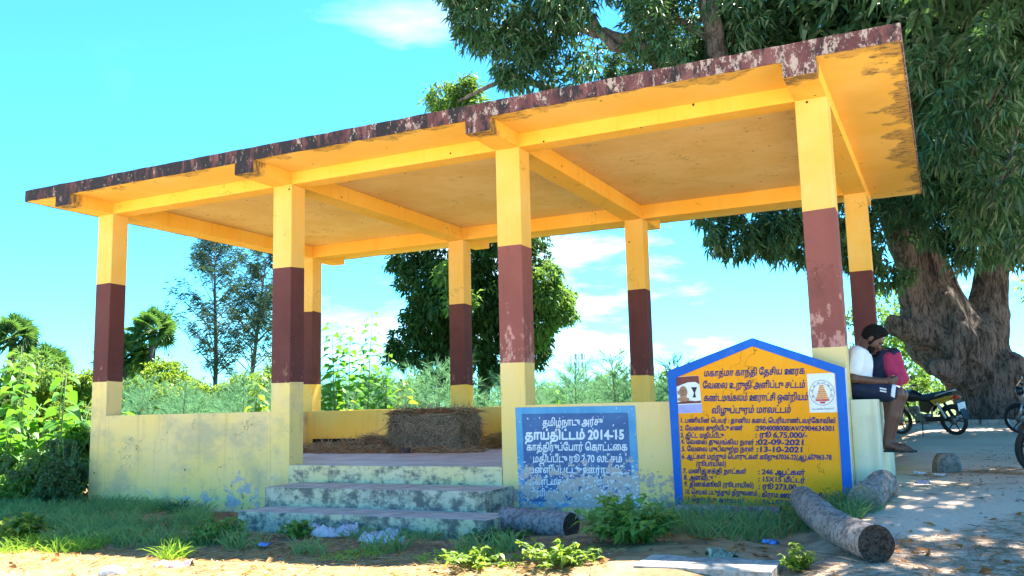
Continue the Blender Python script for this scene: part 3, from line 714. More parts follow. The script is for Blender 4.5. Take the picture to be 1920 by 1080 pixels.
# ================================================================== FOLIAGE BUILDERS
def nrmz(a): return a/(np.linalg.norm(a, axis=-1, keepdims=True)+1e-9)
def rdir(n): return nrmz(rng.normal(size=(n, 3)))
def leaf_kites(B, D, U, Ln, Wd, droop=.25, fold=.18):
    """simple folded leaves: N leaves of 2 triangles"""
    D = nrmz(D); Sd = nrmz(np.cross(D, U)); Up = np.cross(Sd, D); Ln = Ln[:, None]; Wd = Wd[:, None]
    mid = B+D*Ln*.42+Up*Wd*fold; tip = B+D*Ln-np.array([0, 0, 1.])*Ln*droop
    V = np.stack([B, mid+Sd*Wd*.5, tip, mid-Sd*Wd*.5], 1).reshape(-1, 3); n = len(B); i = np.arange(n)[:, None]*4
    F = np.concatenate([i+np.array([[0, 1, 2]]), i+np.array([[0, 2, 3]])], 1).reshape(-1, 3); return V, F
def leaf_strips(B, D, U, Ln, Wd, st=((0, .02), (.12, .75), (.38, 1), (.72, .55), (1, .02)), curl=.35, fold=.16):
    """broad leaves with a midrib fold and a drooping tip"""
    D = nrmz(D); Sd = nrmz(np.cross(D, U)); Up = np.cross(Sd, D); V = []
    for s, w in st:
        c = B+D*(Ln*s)[:, None]-np.array([0, 0, 1.])*(Ln*curl*s*s)[:, None]
        hw = (Wd*.5*w)[:, None]; V += [c-Sd*hw+Up*hw*fold*2, c, c+Sd*hw+Up*hw*fold*2]
    K = len(st); V = np.stack(V, 1).reshape(-1, 3); n = len(B); o = np.arange(n)[:, None]*(3*K); F = []
    for k in range(K-1):
        a = 3*k
        F += [o+np.array([[a, a+1, a+4, a+3]]), o+np.array([[a+1, a+2, a+5, a+4]])]
    return V, np.concatenate(F, 1).reshape(-1, 4)
def blob_points(blobs, n, shell=.55):
    """points spread through a set of ellipsoidal clumps, denser to their outside"""
    w_ = np.array([b[3]**2*(b[4] if len(b) > 4 else 1) for b in blobs]); k = rng.choice(len(blobs), n, p=w_/w_.sum())
    C = np.array([b[:3] for b in blobs])[k]; r = np.array([b[3] for b in blobs])[k]
    d = rdir(n); rad = (shell+(1-shell)*rng.random(n))**.7*(.8+.4*rng.random(n))
    return C+d*(r*rad)[:, None]*np.array([1, 1, .82]), d
def whorls(P, Dn, per, L0, W0, droop, spread=1.0):
    n = len(P)*per; B = np.repeat(P, per, 0)+rng.normal(size=(n, 3))*L0*.25; A = np.repeat(Dn, per, 0)
    D = nrmz(A*.5+rdir(n)*spread+np.array([0, 0, -droop])); U = nrmz(rdir(n)+np.array([0, 0, 1.2]))
    Ln = L0*(.65+.6*rng.random(n)); return B, D, U, Ln, W0*(.7+.6*rng.random(n))
def crown(name, blobs, ntips, per, L0, W0, mat, parent, droop=.5, off=(0, 0, 0), shell=.5, gaps=.42, gsc=.8):
    P, d = blob_points(blobs, ntips, shell)
    if gaps: P, d = (lambda m: (P[m], d[m]))(vnoise(P+31, gsc) > gaps)
    B, D, U, Ln, Wd = whorls(P, nrmz(d+np.array([0, 0, .3])), per, L0, W0, droop)
    V, F = leaf_kites(B, D, U, Ln, Wd); V = V-np.array(off)
    return link(name, npmesh(name, V, F, mat), parent)

# ---------------------------------------------------------------- the old mango tree
def px3(px, py, d): return CAM+d*(cf_+(px-960)/FPX*cr_+(540-py)/FPX*cu_)
TD = 21.0; TB = np.array([11.22, 15.0, .0])
mango = thing('mango_tree', 'huge old mango tree with swollen gnarled trunk spreading over the shelter', 'tree', TB)
s = SDF((9.0, 12.6, -.5), (14.6, 17.6, 8.6), .055)
E_ = np.array([.9, .436, 0]); Vd = np.array([-.436, .9, 0])
def tp(px, py, dd=0): return TB+E_*(px-1810)*.0126+Vd*dd+np.array([0, 0, .10+(785-py)*.0126])
s.path([tp(1866, 810), tp(1860, 740), tp(1838, 690), tp(1802, 640), tp(1776, 580), tp(1768, 515), tp(1752, 455), tp(1720, 390), tp(1690, 330, -.6), tp(1640, 240, -1.2)], [.76, .66, .72, .88, .70, .50, .43, .42, .40, .36], .10)
s.path([tp(1750, 620, -.2), tp(1720, 555, -.35), tp(1706, 490, -.5), tp(1672, 400, -.9)], [.40, .28, .25, .24], .08)
s.path([tp(1790, 600, .3), tp(1792, 520, .9), tp(1800, 400, 1.3)], [.5, .36, .3], .12)
s.path([tp(1842, 655), tp(1866, 585), tp(1886, 520), tp(1912, 455), tp(1990, 330)], [.55, .43, .37, .36, .34], .10)
s.path([tp(1762, 632, -.2), tp(1712, 620, -.45), tp(1676, 608, -.6)], [.42, .31, .25], .08)          # sawn stub
s.path([tp(1778, 700, -.5), tp(1742, 690, -.9), tp(1722, 688, -1.0)], [.34, .23, .20], .06)         # hollow burl
s.cone(tp(1738, 690, -1.2), tp(1716, 687, -1.45), .15, .17, .04, True)
s.ell(tp(1872, 700, -.62), (.36, .36, .46), k=.14); s.ell(tp(1882, 676, -.7), (.17, .17, .17), k=.08); s.cone(tp(1858, 690, -1.0), tp(1862, 710, -1.0), .11, .09, .05, True)
s.ell(tp(1845, 735, -.55), (.22, .22, .55), k=.15); s.path([tp(1770, 560, -.6), tp(1790, 640, -.85), tp(1835, 720, -.7)], [.20, .24, .2], .10); s.path([tp(1735, 600, -.5), tp(1775, 670, -.8), tp(1815, 740, -.5)], [.16, .2, .15], .10)
s.path([tp(1820, 600, -.5), tp(1825, 660, -.75), tp(1860, 740, -.6)], [.15, .2, .15], .10)
for a_, l_ in ((1808, -.4), (1835, -.75), (1868, -.8), (1900, -.5), (1915, .3)):      # root flares
    s.cone(tp(1858+(a_-1858)*.7, 735, l_*.8), tp(1858+(a_-1858)*1.1, 805, l_*1.2), .26, .24, .15)
def barkwarp(V):
    Q = V*np.array([1, 1, .28]); d = V-(TB+E_*.2); d[:, 2] = 0; d = nrmz(d)
    return V+d*((vnoise(Q, 3.2)-.5)*.24+(vnoise(Q+9, 7.0)-.5)*.17+(vnoise(V+3, 1.2)-.5)*.25)[:, None]-0
me = s.mesh('trunk', BARK, True, lambda V: barkwarp(V)-TB); link('trunk', me, mango)
def limb(pts, rs, parent=mango, mat=None, off=TB, name='limb', n=9):
    # smooth the path
    P = np.array(pts); t = np.linspace(0, len(P)-1, (len(P)-1)*5+1); Q = np.stack([np.interp(t, range(len(P)), P[:, k]) for k in range(3)], 1)
    for _ in range(2): Q[1:-1] = .25*Q[:-2]+.5*Q[1:-1]+.25*Q[2:]
    Q[1:-1] += rng.normal(size=Q[1:-1].shape)*np.interp(t, range(len(P)), rs)[1:-1, None]*.15
    return build(name, MB().tube(Q, list(np.interp(t, range(len(P)), rs)), n), mat or BARK2, parent, True, off=off)
A0 = tp(1640, 240, -1.2)
limb([A0, px3(1500, 240, 18.6), px3(1400, 190, 17.5), px3(1350, 110, 17), px3(1330, 20, 16.6), px3(1322, -120, 16.3)], [.36, .3, .25, .20, .17, .14])
limb([px3(1395, 170, 17.4), px3(1358, 60, 17.5), px3(1375, -80, 17.8)], [.16, .12, .1])
limb([A0, px3(1560, 210, 18.8), px3(1500, 110, 18.4), px3(1492, 30, 18), px3(1510, -120, 18)], [.34, .28, .22, .18, .14])
limb([px3(1400, 190, 17.5), px3(1290, 150, 17.4), px3(1180, 75, 17.3), px3(1100, 55, 17.5), px3(1010, 20, 18), px3(930, 60, 18.3)], [.22, .17, .13, .10, .07, .04])
limb([px3(1200, 70, 17.3), px3(1160, 100, 17.3), px3(1110, 40, 17.3), px3(1060, -60, 17)], [.12, .10, .08, .06])
limb([px3(1345, 80, 17), px3(1260, 30, 17), px3(1170, 70, 17.1)], [.11, .08, .06])
limb([px3(1250, 150, 17.4), px3(1090, 190, 18), px3(960, 140, 18.4), px3(860, 190, 19)], [.11, .08, .06, .03])
limb([tp(1990, 330), px3(1990, 180, 18), px3(1890, 40, 15), px3(1800, -120, 12.5)], [.36, .28, .22, .16])
limb([px3(1700, 330, 20), px3(1720, 180, 18), px3(1770, 20, 15.5), px3(1800, -150, 13)], [.3, .24, .18, .13])
limb([px3(1720, 180, 18), px3(1760, 60, 17), px3(1850, -20, 16)], [.14, .10, .07])
for pts in ([(1760, 120, 13.5), (1800, 190, 13), (1795, 270, 12.7)], [(1880, 160, 12), (1910, 250, 11.7), (1880, 330, 11.5), (1860, 385, 11.5)], [(1870, 170, 12), (1830, 240, 12), (1820, 300, 12)], [(1920, 300, 11.5), (1870, 350, 11.6), (1840, 400, 11.7)]):
    limb([px3(*p) for p in pts], [.03, .02, .012][:len(pts)] if len(pts) == 3 else [.03, .022, .016, .01], name='twig', n=6)
def bl(px, py, rp, d, w_=1): c = px3(px, py, d); return (*c, rp*d/FPX, w_)
left = [bl(915, 30, 75, 18), bl(880, -30, 70, 18), bl(960, 95, 75, 18), bl(930, 165, 50, 18.2), bl(990, 150, 60, 18), bl(1010, 30, 75, 18), bl(1080, -10, 90, 17.5), bl(1110, 120, 55, 18, .8), bl(1190, 20, 80, 17.5), bl(1240, 110, 75, 17.5, .9), bl(1180, 150, 45, 18, .8), bl(1300, 30, 90, 17.5), bl(1400, 70, 80, 17.5), bl(1330, 130, 60, 17.5), bl(1120, -120, 150, 17), bl(1320, -140, 150, 17), bl(980, -120, 110, 18), bl(1440, -20, 90, 17.5), bl(1070, 190, 40, 18, .6), bl(1210, 60, 60, 16.6, 1), bl(1290, 90, 60, 16.4, 1.1), bl(1150, 40, 60, 16.8, 1), bl(1380, 30, 60, 16.2, 1), bl(1430, 100, 50, 17, 1.2)]
lite = [bl(835, 185, 38, 20), bl(870, 165, 30, 20), bl(890, 205, 30, 20), bl(850, 205, 30, 20)]
mid = [bl(1530, 40, 80, 18, 1.3), bl(1470, 110, 60, 18.5, 1.3), bl(1600, 0, 90, 18, 1.3), bl(1640, 70, 70, 18, 1.2), bl(1560, -120, 150, 17), bl(1400, 200, 90, 19.5), bl(1500, 260, 100, 19.5), bl(1600, 330, 90, 19.5),
       bl(1255, 445, 30, 17.5, .8), bl(1310, 440, 40, 17.5, 1.2), bl(1380, 445, 45, 17.8, 1.4), bl(1450, 440, 50, 18, 1.5), bl(1520, 450, 60, 18.5, 1.5), bl(1590, 455, 60, 19, 1.5), bl(1650, 440, 70, 19, 1.5), bl(1660, 500, 50, 19.5, 1.3), bl(1480, 400, 60, 18.5, 1.3), bl(1340, 395, 50, 18, 1.2)]
right = [bl(1740, 60, 80, 17, 1.8), bl(1720, 200, 70, 18, 1.8), bl(1800, 180, 90, 16.5, 1.8), bl(1780, 320, 80, 17.5, 1.8), bl(1750, 420, 60, 18.5, 1.8), bl(1850, 60, 100, 15.5, 1.8), bl(1900, 220, 100, 15.5, 1.8), bl(1880, 380, 80, 17, 1.8), bl(1830, 450, 60, 18, 1.5), bl(1930, 450, 60, 19, 1.2), bl(1980, 330, 110, 17), bl(2000, 120, 130, 16), bl(1850, -100, 150, 15), bl(1720, -80, 120, 16), bl(1700, 330, 60, 19, 1.8), bl(1770, 250, 90, 19.5, 1.8), bl(1860, 320, 110, 20, 1.8), bl(1800, 90, 130, 20, 1.8), bl(1920, 100, 130, 20, 1.6), bl(1690, 440, 50, 20, 1.4)]
near = [bl(1790, 250, 70, 12.2, .9), bl(1850, 180, 80, 11.8, 1), bl(1890, 330, 75, 11.5, 1), bl(1835, 400, 45, 12, .8), bl(1905, 80, 90, 11.5, 1), bl(1770, 120, 60, 13, .8), bl(1915, 440, 40, 12.5, .8)]
over = [(12, 4, 7.2, 1.9), (13.2, 1.4, 7.6, 1.9), (12.6, 1.4, 7.3, 2.0), (13.6, 3.2, 7, 2.0), (11.9, 5.2, 7.6, 1.8), (13.0, 6.2, 6.8, 2.2), (14.8, 6, 6.6, 2.2), (14.2, 9, 6.8, 2.6), (10.5, 8, 8.2, 2.0), (12.4, 9.5, 7.6, 2.4), (9.2, 9.5, 8.8, 2.2), (15.6, 12, 7, 3), (12, 12.5, 8.8, 2.8), (16.6, 16, 7, 3.2), (12, 17, 9.5, 3.2), (8.5, 13, 9.2, 2.8), (14, 14, 8.2, 2.6), (13.0, -.4, 7.8, 1.6), (12.6, -.3, 8.2, 1.2), (14.6, .6, 7.6, 1.8)]
crown('crown', left, 5200, 9, .21, .046, LEAF_MANGO, mango, .75, TB, gaps=.42, gsc=1.3)
crown('crown', lite, 330, 8, .18, .04, LEAF_LITE, mango, .6, TB, gaps=.4, gsc=1.5)
crown('crown', mid, 4200, 9, .21, .048, LEAF_MANGO, mango, .8, TB, gaps=.30)
crown('crown', right, 7200, 9, .22, .052, LEAF_MANGO, mango, .8, TB, gaps=.25)
crown('crown', near, 620, 9, .19, .040, LEAF_MANGO, mango, .8, TB, gaps=.42, gsc=2.2)
crown('crown', over, 5600, 10, .32, .09, LEAF_MANGO, mango, .4, TB, gaps=.12, gsc=.7)

# ---------------------------------------------------------------- other trees behind
def trunk_tubes(parent, off, paths, mat=BARK2, name='trunk'):
    mb = MB()
    for pts, rs in paths: mb.tube(pts, rs, 8)
    return build(name, mb, mat, parent, True, off=off)
t0 = np.array([-3.3, 18.0, float(gz(-3.3, 18))])
dt = thing('dense_tree', 'dense dark evergreen tree with low hanging crown behind the shelter', 'tree', t0)
trunk_tubes(dt, t0, [([t0-[0, 0, .3], t0+[.05, 0, 1.2], t0+[.1, 0, 2.2], t0+[.3, 0, 4.5]], [.30, .24, .22, .12]), ([t0+[.05, 0, 1.0], t0+[-.8, 0, 1.6], t0+[-1.8, .1, 2.6]], [.15, .12, .06]), ([t0+[.1, 0, 1.8], t0+[.9, .2, 2.8], t0+[1.8, .2, 4]], [.14, .1, .05])])
D_ = 29.5
B1 = [bl(870, 560, 95, D_), bl(800, 520, 60, D_), bl(800, 600, 50, D_), bl(770, 650, 45, D_), bl(740, 660, 25, D_), bl(830, 680, 50, D_, 1.2), bl(880, 640, 70, D_), bl(960, 560, 70, D_), bl(985, 650, 50, D_), bl(950, 690, 40, D_, 1), bl(860, 470, 80, D_), bl(930, 420, 90, D_), bl(840, 390, 60, D_), bl(900, 330, 70, D_), bl(985, 480, 50, D_), bl(850, 718, 30, D_, 1.2), bl(760, 480, 30, D_), bl(745, 500, 20, D_, .7)]
crown('crown', B1, 4600, 9, .25, .07, LEAF_DARK, dt, .7, t0, gaps=.26, gsc=.9)
crown('crown', [bl(1030, 560, 40, D_-.8), bl(1050, 590, 30, D_-.8), bl(1020, 520, 35, D_-.8), bl(1000, 620, 35, D_-.8), bl(1060, 560, 20, D_), bl(860, 560, 30, D_-2.8), bl(840, 510, 25, D_-2.8)], 900, 8, .22, .07, LEAF_BUSH, dt, .4, t0, gaps=.3, gsc=1.0)

def casuarina(name, label, base, h, mat, lean=0.0, wide=.28, nb=46):
    base = np.array(base, float); t = thing(name, label, 'tree', base, 'tall feathery trees on the skyline')
    mb = MB(); top = np.array([lean*h, 0, h]); mb.tube([(0, 0, -.2), top*.4+[.12, 0, 0], top*.75, top], [h*.014, h*.011, h*.006, .01], 7)
    B = []; D = []
    for i in range(nb):
        f = .22+.78*random.random()**.8; a = random.random()*6.283; ln = h*wide*(1.15-f)*(.6+.6*random.random())+.3
        p0 = top*f; d = np.array([math.cos(a), math.sin(a), .95]); p1 = p0+d*ln*.5; p2 = p0+d*ln*np.array([1, 1, 1.15])
        mb.tube([p0, p1, p2], [.035, .022, .008], 4, caps=False)
        for k in range(17):
            q = p0+(p2-p0)*(.25+.8*random.random())+rng.normal(size=3)*.16; nn = 7
            B.append(np.repeat(q[None], nn, 0)+rng.normal(size=(nn, 3))*.07); D.append(rng.normal(size=(nn, 3))*.7+d*.4+np.array([0, 0, -.25]))
    build('trunk', mb, BARK2, t, True)
    B = np.concatenate(B); D = np.concatenate(D); n = len(B)
    V, F = leaf_kites(B, D, rdir(n), .26+.25*rng.random(n), np.full(n, .017), .3); link('crown', npmesh('crown', V, F, mat), t); return t
gl = lambda x, y: float(gz(x, y))
casuarina('casuarina_tree', 'tall thin feathery casuarina, left one of the pair on the skyline', (-25.9, 28.8, gl(-25, 29)), 10.9, NEEDLE_D, -.02)
casuarina('casuarina_tree', 'tall feathery casuarina leaning right, close against the second maroon column', (-24.6, 29.6, gl(-22, 29)), 10.2, NEEDLE_D, .16, .30, 54)

def palm(label, base, h, nf, Rf, skirt=True):
    base = np.array(base, float); t = thing('palmyra_palm', label, 'palm', base, 'fan palms at the field edge')
    mb = MB(); mb.tube([(0, 0, -.3), (0, 0, h*.5), (.05, 0, h)], [.24, .19, .17], 9); build('trunk', mb, BARK2, t, True)
    B = []; D = []; U = []; mbp = MB()
    for i in range(nf):
        f = (i+.5)/nf; el = R(85-150*f); a = i*2.4+random.random()*.4
        el = R(88-125*f)+.15*math.sin(i*1.3); d = np.array([math.cos(a)*math.cos(el), math.sin(a)*math.cos(el), math.sin(el)]); c = np.array([.05, 0, h])+d*Rf*.55
        mbp.tube([(.05, 0, h), np.array([.05, 0, h])+d*Rf*.3, c], [.03, .025, .02], 4, caps=False)
        sd = nrmz(np.cross(d, [0, 0, 1.])); up = np.cross(sd, d)
        for k in range(22):
            rl = i*1.9; sd_ = sd*math.cos(rl)+up*math.sin(rl); an = R(-125+250*k/21); dd = d*math.cos(an)+sd_*math.sin(an); B.append(c); D.append(dd); U.append(up+.3*sd*math.sin(k))
    build('stalks', mbp, STEM, t, True)
    n = len(B); V, F = leaf_kites(np.array(B), np.array(D), np.array(U), Rf*.58*(.85+.3*rng.random(n)), np.full(n, Rf*.085), .18); link('crown', npmesh('crown', V, F, PALM), t); return t
palm('dark fan palm at the far left edge of the picture', (-31.3, 20.4, gl(-31, 20)), 5.2, 30, 1.35)
palm('low fan palm between the left edge and the leafy stems', (-29.9, 21.2, gl(-30, 21)), 3.6, 30, 1.4)
palm('taller fan palm in the leftmost bay, feathered against the sky', (-25.0, 23.5, gl(-25, 23)), 5.4, 30, 1.3)
palm('lower dark fan palm right beside the first maroon column', (-26.3, 22.9, gl(-26, 23)), 4.0, 34, 1.5)

# bushes beyond the field
def bush(name, label, c, r, h, mat, n, L0=.16, W0=.08, group='bushes at the far side of the field', per=8):
    c = np.array([c[0], c[1], gl(*c)]); t = thing(name, label, 'bush', c, group)
    trunk_tubes(t, np.zeros(3), [([(0, 0, -.2), (.1, 0, h*.5), (.2, 0, h*.8)], [.08, .05, .02]), ([(0, 0, 0), (-.3*r, .1, h*.4), (-.5*r, .2, h*.7)], [.06, .04, .02])], name='stem')
    bs = [(rng.normal()*r*.5, rng.normal()*r*.4, h*(.3+.5*random.random()), r*(.35+.25*random.random())) for _ in range(7)]+[(0, 0, h*.35, r*.7)]
    crown('crown', bs, n, per, L0, W0, mat, t, .3, gaps=.3, gsc=1.2); return t
bush_px = [(-30, 36, 1.9, 4.0, 0, 'dim bush at the far left horizon'), (55, 38, 1.7, 3.7, 1, 'bright bush under the far-left palms'), (120, 40, 1.7, 3.8, 0, 'pale green bush left of the first maroon column'), (165, 37, 1.5, 3.6, 1, 'yellow-green bush touching the first maroon column on its left'),
           (262, 37, 1.5, 3.0, 0, 'green bush below the two fan palms of the first bay'), (315, 38, 1.7, 3.6, 1, 'domed yellow-green bush right of the fan palms'), (375, 40, 1.7, 3.3, 0, 'green bush under the left feathery tree'), (430, 38, 1.5, 2.9, 1, 'yellow-green bush under the right feathery tree'), (490, 40, 1.7, 3.6, 0, 'green bush just left of the second maroon column'),
           (640, 34, 1.5, 2.6, 0, 'low green bush behind the broad-leaved saplings'), (720, 36, 1.5, 2.6, 0, 'low green bush left of the dark tree trunk'), (1110, 46, 1.9, 2.6, 0, 'grey-green bush seen right of the third column'), (1240, 44, 1.9, 2.6, 0, 'grey-green bush just left of the gabled board')]
for px_, d_, r_, h_, kind, lab in bush_px:
    c_ = px3(px_, 740, d_); bush('bush', lab, (c_[0], c_[1]), r_, h_, LEAF_YEL if kind else LEAF_BUSH, 1500, .17, .08)
bush('bush', 'pale light-green bush behind the seated men', (9.2, 26), 2.2, 5.2, LEAF_BUSH, 900, .16, .08, 'bright bushes near the mango tree')
bush('bush', 'bright yellow-green bush right of the mango trunk', (14.6, 19.0), 1.9, 5.4, LEAF_YEL, 900, .16, .08, 'bright bushes near the mango tree')
bush('bush', 'low green bush left of the mango trunk behind the motorcycle', (9.6, 19.2), 1.3, 2.0, LEAF_BUSH, 500, .14, .07, 'bright bushes near the mango tree')

# casuarina saplings of the plantation
def sapling_mesh(h, seed):
    r_ = np.random.default_rng(seed); B = []; D = []; L_ = []
    for i in range(int(30*h/2.6)):
        f = .06+.92*i/(30*h/2.6); a = i*2.4+r_.random(); ln = .75*(1.08-f)*(.7+.5*r_.random())+.12
        d = np.array([math.cos(a), math.sin(a), .75+.5*f])
        for k in range(9):
            q = np.array([0, 0, f*h])+d*ln*(.1+.9*k/8)
            for _ in range(4): B.append(q); D.append(d*.8+r_.normal(size=3)*.42); L_.append(.16+.16*r_.random())
    n = len(B); return leaf_kites(np.array(B), np.array(D), nrmz(r_.normal(size=(n, 3))), np.array(L_), np.full(n, .013), .05)
sap = []
SL = simple('sapling_stem', (.16, .15, .09), .8)
for k in range(4):
    h = 2.6; V, F = sapling_mesh(h, k); nm = npmesh('needles', V, F, NEEDLE)
    tb = MB().tube([(0, 0, -.1), (.03*k-.04, .02, h*.5), (0, 0, h*1.02)], [.022, .016, .004], 5)
    sm_ = bpy.data.meshes.new('stem'); sm_.from_pydata(tb.v, [], tb.f); sm_.materials.append(SL); sap.append((nm, sm_))
spots = []
r2 = np.random.default_rng(11)
for row in range(10):
    yy = 7.5+row*2.35
    n = 26
    for c in range(n):
        xl, xr = -1.25*yy+1.0, min(9.3, 9.8-.02*yy)
        x = xl+(xr-xl)*(c+.5+.5*(r2.random()-.5))/n; y = yy+r2.random()*1.2
        if (x+3.3)**2+(y-18)**2 < 3: continue
        spots.append((x, y))
for i, (x, y) in enumerate(spots[:290]):
    nm, sm_ = sap[i % 4]
    t = thing('sapling', 'young pale green casuarina sapling growing in the field behind the shelter', 'sapling', (x, y, gl(x, y)), 'casuarina saplings of the plantation', (0, 0, r2.random()*6.28))
    t.scale = (.9+.3*r2.random(),)*2+(.52+.34*r2.random(),)
    link('needles', nm, t); link('stem', sm_, t)

# leafy shoots with opposite broad leaves (teak-like), behind the back wall and at the left
def shoot(label, base, h, nl, L0, W0, mat, lean=(0, 0), group=None, stems=1, leafmix=None, curl=.5, tall=0, name='broadleaf_shoot', cat='plant'):
    base = np.array([base[0], base[1], gl(*base[:2])]); t = thing(name, label, cat, base, group)
    mb = MB(); B = []; D = []; Ls = []
    for s_ in range(stems):
        lx, ly = lean[0]+(s_ and random.gauss(0, .16)), lean[1]+(s_ and random.gauss(0, .16)); hh = h*(1 if s_ == 0 else .55+.4*random.random())
        x0, y0 = (0, 0) if s_ == 0 else (random.gauss(0, .16), random.gauss(0, .16))
        P = [np.array([x0+lx*hh*f*f, y0+ly*hh*f*f, hh*f-.05]) for f in (0, .35, .7, 1)]
        mb.tube(P, [.018, .014, .010, .005], 6)
        for i in range(nl):
            f = tall+(1-tall)*(i+.3)/nl; q = np.array([x0+lx*hh*f*f, y0+ly*hh*f*f, hh*f]); a0 = (i % 2)*1.57+random.random()*.5
            for k in (0, 1):
                a = a0+k*math.pi; d = np.array([math.cos(a), math.sin(a), .35-.5*random.random()]); sz = L0*(1.15-.65*f**3)*(.75+.4*random.random())
                B.append(q+d*.06); D.append(d); Ls.append(sz)
    build('stem', mb, STEM, t, True)
    n = len(B); Ls = np.array(Ls); V, F = leaf_strips(np.array(B), np.array(D), np.tile([0, 0, 1.], (n, 1))+rng.normal(size=(n, 3))*.25, Ls, Ls*W0/L0, curl=curl)
    link('leaves', npmesh('leaves', V, F, mat, True), t); return t
gT = 'broad-leaved saplings behind the back wall'
shoot('tallest broad-leaved sapling with stacked leaf pairs, seen between the back columns', (-.66, 7.6), 3.55, 24, .30, .24, LEAF_BROAD, (.05, 0), gT, 1)
shoot('bushy broad-leaved sapling touching the leftmost back column', (-1.22, 7.2), 3.3, 24, .32, .26, LEAF_BROAD, (-.03, 0), gT, 3)
shoot('broad-leaved sapling with darker crowded leaves left of the tallest one', (-1.75, 8.4), 3.3, 24, .32, .26, LEAF_BROAD, (.02, 0), gT, 3)
shoot('shorter broad-leaved sapling right of the tallest one', (-.62, 8.2), 2.6, 18, .28, .22, LEAF_BROAD, (.06, 0), gT, 2)
shoot('yellow-leaved shrub low behind the back wall beside the leftmost back column', (.02, 5.9), 1.55, 9, .24, .19, LEAF_YEL, (.05, 0), gT, 3)
shoot('pale-stemmed yellow-green shrub in front of the dark tree', (1.25, 6.2), 2.05, 9, .25, .19, LEAF_YEL, (.0, 0), gT, 2, tall=.35)
shoot('yellow-green leafy shrub in the left bay beside the second maroon column', (-2.98, 6.6), 2.25, 12, .26, .2, LEAF_YEL, (.06, 0), gT, 3, tall=.3)
shoot('small drooping broad-leaved plant just right of the third column', (3.3, 8.9), 1.9, 8, .24, .18, LEAF_BROAD, (.06, 0), gT, 1, tall=.5)
gL = 'tall leafy weeds at the left of the shelter'
for k, (x, y, h, lab) in enumerate([(-1.35, .55, 2.0, 'heart-leaved weed nearest the shelter corner, its tip curled over'), (-2.1, .35, 1.9, 'heart-leaved weed second from the shelter corner'), (-2.75, .5, 2.35, 'tall heart-leaved weed near the left edge'), (-2.3, 1.2, 2.15, 'heart-leaved weed standing behind the others'), (-3.1, 1.0, 2.5, 'tallest heart-leaved weed, cut by the left picture edge'), (-1.75, -.1, 1.25, 'short heart-leaved weed in front of the clump'), (-2.55, -.35, 1.45, 'short bright weed at the left edge, in front'), (-1.25, 1.5, 1.6, 'heart-leaved weed against the shelter side wall')]):
    shoot(lab, (x, y), h, 9, .33, .27, LEAF_BROAD, ((.05, .12, -.03, .06)[k % 4], 0), gL, 3, curl=.55, name='leafy_weed', cat='weed')
def scrub(label, x, y, r, h, n, mat, L0=.07, W0=.05, group='creepers by the left corner'):
    c = np.array([x, y, gl(x, y)]); t = thing('creeper_bush', label, 'bush', c, group)
    mb = MB()
    for _ in range(14):
        a = random.random()*6.28; rr = r*random.random(); mb.tube([(0, 0, 0), (rr*.5*math.cos(a), rr*.5*math.sin(a), h*.6), (rr*math.cos(a), rr*math.sin(a), h*(.4+.6*random.random()))], [.006, .005, .003], 4, caps=False)
    build('stems', mb, STEM, t)
    bs = [(rng.normal()*r*.5, rng.normal()*r*.5, h*(.15+.6*random.random()), r*.38) for _ in range(9)]
    crown('leaves', bs, n, 6, L0, W0, mat, t, .3, gaps=.25, gsc=3, shell=.3); return t
scrub('dark creeper clump hugging the left corner of the shelter', -.25, -.15, .55, 1.15, 600, LEAF_CREEP)
scrub('dark creeper tangle left of the shelter corner', -1.05, .1, .6, 1.1, 560, LEAF_WEED)
scrub('brighter low creeper tangle at the foot of the tall weeds', -1.9, -.35, .7, .85, 900, LEAF_WEED)
scrub('low tangle at the left picture edge', -2.9, -.2, .7, .9, 800, LEAF_WEED)
scrub('bright small-leaved bush between the tall weeds and the first column', -.9, .9, .45, 1.55, 700, LEAF_BROAD, .09, .06)

# ---------------------------------------------------------------- grass, weeds, straw, leaves on the ground
def blades(name, pts, L0, mat, lean=.8, W0=.011, parent=None, off=np.zeros(3)):
    n = len(pts); B = np.array(pts); a = rng.random(n)*6.283
    D = np.stack([np.cos(a)*lean*rng.random(n), np.sin(a)*lean*rng.random(n), np.ones(n)], 1); Ln = L0*(.5+.8*rng.random(n))
    V, F = leaf_strips(B-off, D, np.stack([-np.sin(a), np.cos(a), np.zeros(n)], 1)+.01, Ln, np.full(n, W0), ((0, 1), (.4, .9), (.75, .6), (1, .05)), .45, .1)
    return link(name, npmesh(name, V, F, mat), parent)
def scatter(n, poly, dens=None):
    poly = np.array(poly); lo_, hi_ = poly.min(0), poly.max(0); P = lo_+rng.random((n*3, 2))*(hi_-lo_); ins = np.zeros(len(P), bool)
    for i in range(len(poly)):
        a, b = poly[i], poly[(i+1) % len(poly)]
        c = ((a[1] > P[:, 1]) != (b[1] > P[:, 1])) & (P[:, 0] < (b[0]-a[0])*(P[:, 1]-a[1])/(b[1]-a[1]+1e-12)+a[0]); ins ^= c
    P = P[ins]
    Q = np.column_stack([P, gzn(P[:, 0], P[:, 1])])
    if dens: Q = Q[vnoise(Q*np.array([1, 1, 0]), dens[0]) > dens[1]]
    return Q[:n]
GL = [(-4, .8), (-.2, -.05), (1.6, -.08), (2.4, -.2), (3.2, -.9), (4.1, -1.55), (4.7, -2.0), (3.9, -2.25), (2.6, -2.5), (.5, -2.6), (-4, -1.5)]
